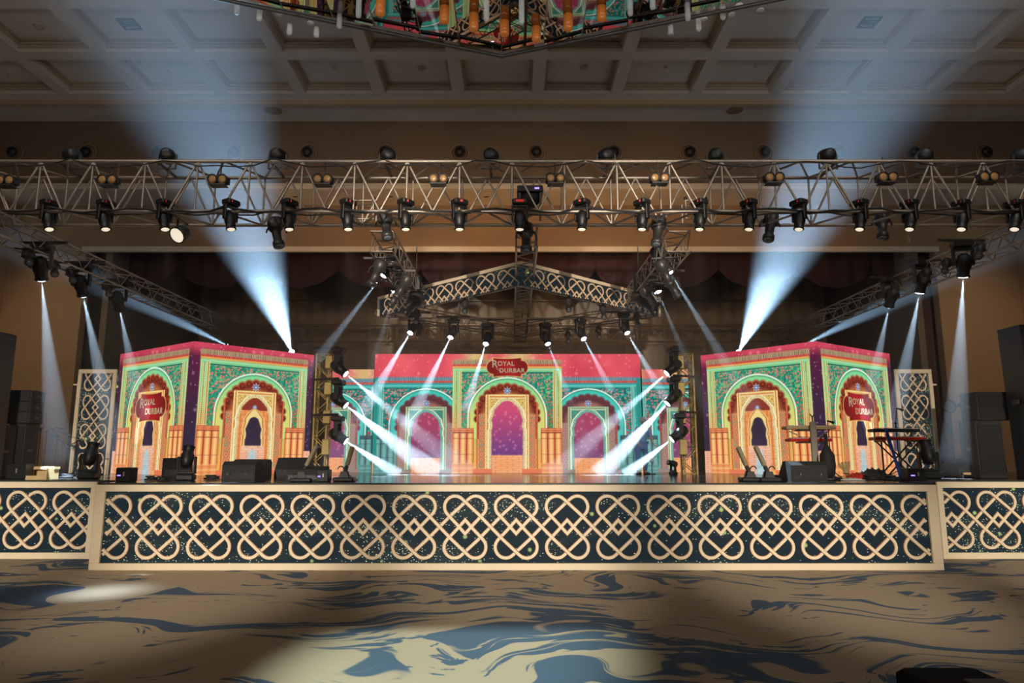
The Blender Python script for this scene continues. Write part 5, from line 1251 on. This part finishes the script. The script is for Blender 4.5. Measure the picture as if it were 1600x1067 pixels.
# foreground case
p = G(1458, 1067, 0); Yc = 4.9; zc_ = P(0, 1041, Yc).z; xa, xb = X(1395, Yc, zc_), X(1523, Yc, zc_)
t = thing('black_case', 'plain black equipment case on the carpet near the camera', 'case', ((xa + xb) / 2, Yc - 0.35, 0))
MB().bbox((0, 0, zc_ / 2), (xb - xa, 0.7, zc_), 0.03).build('case_body', mat('dull_black_case', (0.004, 0.004, 0.004), 0.8, spec=0.1), t); MB().bbox(((xb - xa) * 0.22, -0.1, zc_ + 0.008), ((xb - xa) * 0.45, 0.3, 0.016), 0.007).build('lid_plate', M_blk, t)
for s_ in (-1, 1): MB().torus((s_ * (xb - xa) / 2, 0, zc_ * 0.6), 0.05, 0.01, Matrix.Rotation(PI / 2, 3, 'Y').to_quaternion(), n=10).build('handle', M_char, t)

# ------------------------------------------------------------------ person in the beam beside the LED wall
def skinned(name, verts, edges, radii, m_, parent, sub=1, root=0):
    me = bpy.data.meshes.new(name); me.from_pydata([Vector(v) for v in verts], edges, []); me.materials.append(m_)
    o = link(name, me, parent); sk = o.modifiers.new('skin', 'SKIN'); sk.use_smooth_shade = True; sk.branch_smoothing = 0.6
    for i, r in enumerate(radii): me.skin_vertices[0].data[i].radius = (r, r) if not isinstance(r, tuple) else r
    me.skin_vertices[0].data[root].use_root = True
    sb = o.modifiers.new('sub', 'SUBSURF'); sb.levels = sub; sb.render_levels = sub
    return o
pb = on_stage(1003, 18.9)
t = thing('person', 'person in light blue clothes and a pale cap bending slightly on the stage', 'person', pb, 0.35)
V = [(0, 0.02, 0.80), (0, 0, 0.98), (0, -0.07, 1.16), (0, -0.12, 1.26), (0, -0.15, 1.33), (0, -0.17, 1.42),
     (-0.10, 0.02, 0.76), (-0.12, -0.04, 0.42), (-0.12, 0.02, 0.08), (-0.13, -0.12, 0.04), (0.10, 0.02, 0.76), (0.12, -0.04, 0.42), (0.12, 0.04, 0.08), (0.13, -0.10, 0.04),
     (-0.17, -0.10, 1.22), (-0.24, -0.12, 0.98), (-0.22, -0.28, 0.80), (0.17, -0.10, 1.22), (0.24, -0.12, 0.98), (0.20, -0.28, 0.82)]
E = [(0, 1), (1, 2), (2, 3), (3, 4), (4, 5), (0, 6), (6, 7), (7, 8), (8, 9), (0, 10), (10, 11), (11, 12), (12, 13), (2, 14), (14, 15), (15, 16), (2, 17), (17, 18), (18, 19)]
Rr = [0.12, 0.11, 0.12, 0.06, 0.05, 0.09, 0.085, 0.055, 0.04, 0.035, 0.085, 0.055, 0.04, 0.035, 0.055, 0.04, 0.028, 0.055, 0.04, 0.028]
skinned('body', V, E, Rr, M_skin, t, 2)
def subset(idx, grow, name, m_):
    mp = {j: i for i, j in enumerate(idx)}; ed = [(mp[a], mp[b_]) for a, b_ in E if a in mp and b_ in mp]
    skinned(name, [V[j] for j in idx], ed, [Rr[j] + grow for j in idx], m_, t, 2)
subset([0, 1, 2, 14, 15, 17, 18], 0.028, 'shirt', M_shirt); subset([0, 6, 7, 8, 10, 11, 12], 0.02, 'trousers', M_trous)
MB().sphere((0, -0.165, 1.455), 0.115, (0.95, 1.05, 0.75)).prism([(-0.07, 1.44), (0.07, 1.44), (0.07, 1.455), (-0.07, 1.455)], -0.34, -0.2).build('cap', M_hair, t, True)
for s_ in (-1, 1):
    MB().sphere((s_ * 0.035, -0.255, 1.415), 0.012).build('eye', M_white, t, True); MB().sphere((s_ * 0.09, -0.17, 1.40), 0.02, (0.5, 1, 1.4)).build('ear', M_skin, t, True)
    hx, hy, hz_ = (s_ * 0.215, -0.29, 0.79)
    MB().box((hx, hy - 0.03, hz_ - 0.02), (0.07, 0.08, 0.025)).build('palm', M_skin, t)
    for k in range(4):
        L_ = (0.055, 0.065, 0.06, 0.045)[k]; fx = hx - 0.027 + k * 0.018
        MB().path([(fx, hy - 0.06, hz_ - 0.02), (fx, hy - 0.06 - L_ * 0.6, hz_ - 0.03), (fx, hy - 0.06 - L_ * 0.8, hz_ - 0.06)], 0.008).build('finger', M_skin, t, True)
    MB().path([(hx - s_ * 0.035, hy - 0.02, hz_ - 0.02), (hx - s_ * 0.06, hy - 0.05, hz_ - 0.03)], 0.009).build('thumb', M_skin, t, True)
    MB().bbox((s_ * 0.125, -0.05, 0.03), (0.085, 0.24, 0.06), 0.02).build('shoe', M_char, t)
MB().sphere((0, -0.272, 1.39), 0.014, (0.8, 1, 1.4)).build('nose', M_skin, t, True); MB().box((0, -0.262, 1.36), (0.04, 0.01, 0.008)).build('mouth', M_edge, t)

# ------------------------------------------------------------------ haze
m, nt, n, L = new('stage_haze'); n.remove(n['Principled BSDF'])
vs_ = n.new('ShaderNodeVolumeScatter'); vs_.inputs['Density'].default_value = 0.010; vs_.inputs['Anisotropy'].default_value = 0.25; vs_.inputs['Color'].default_value = (1, 1, 1, 1)
m.cycles.volume_sampling = 'EQUIANGULAR'
L.new(vs_.outputs[0], n['Material Output'].inputs['Volume'])
hz = MB().box((0, 20.95, 4.3), (25.6, 13.7, 5.3)).build('haze', m); hz['label'] = 'thin stage haze filling the hall, lit by the beams'; hz['category'] = 'haze'; hz['kind'] = 'stuff'
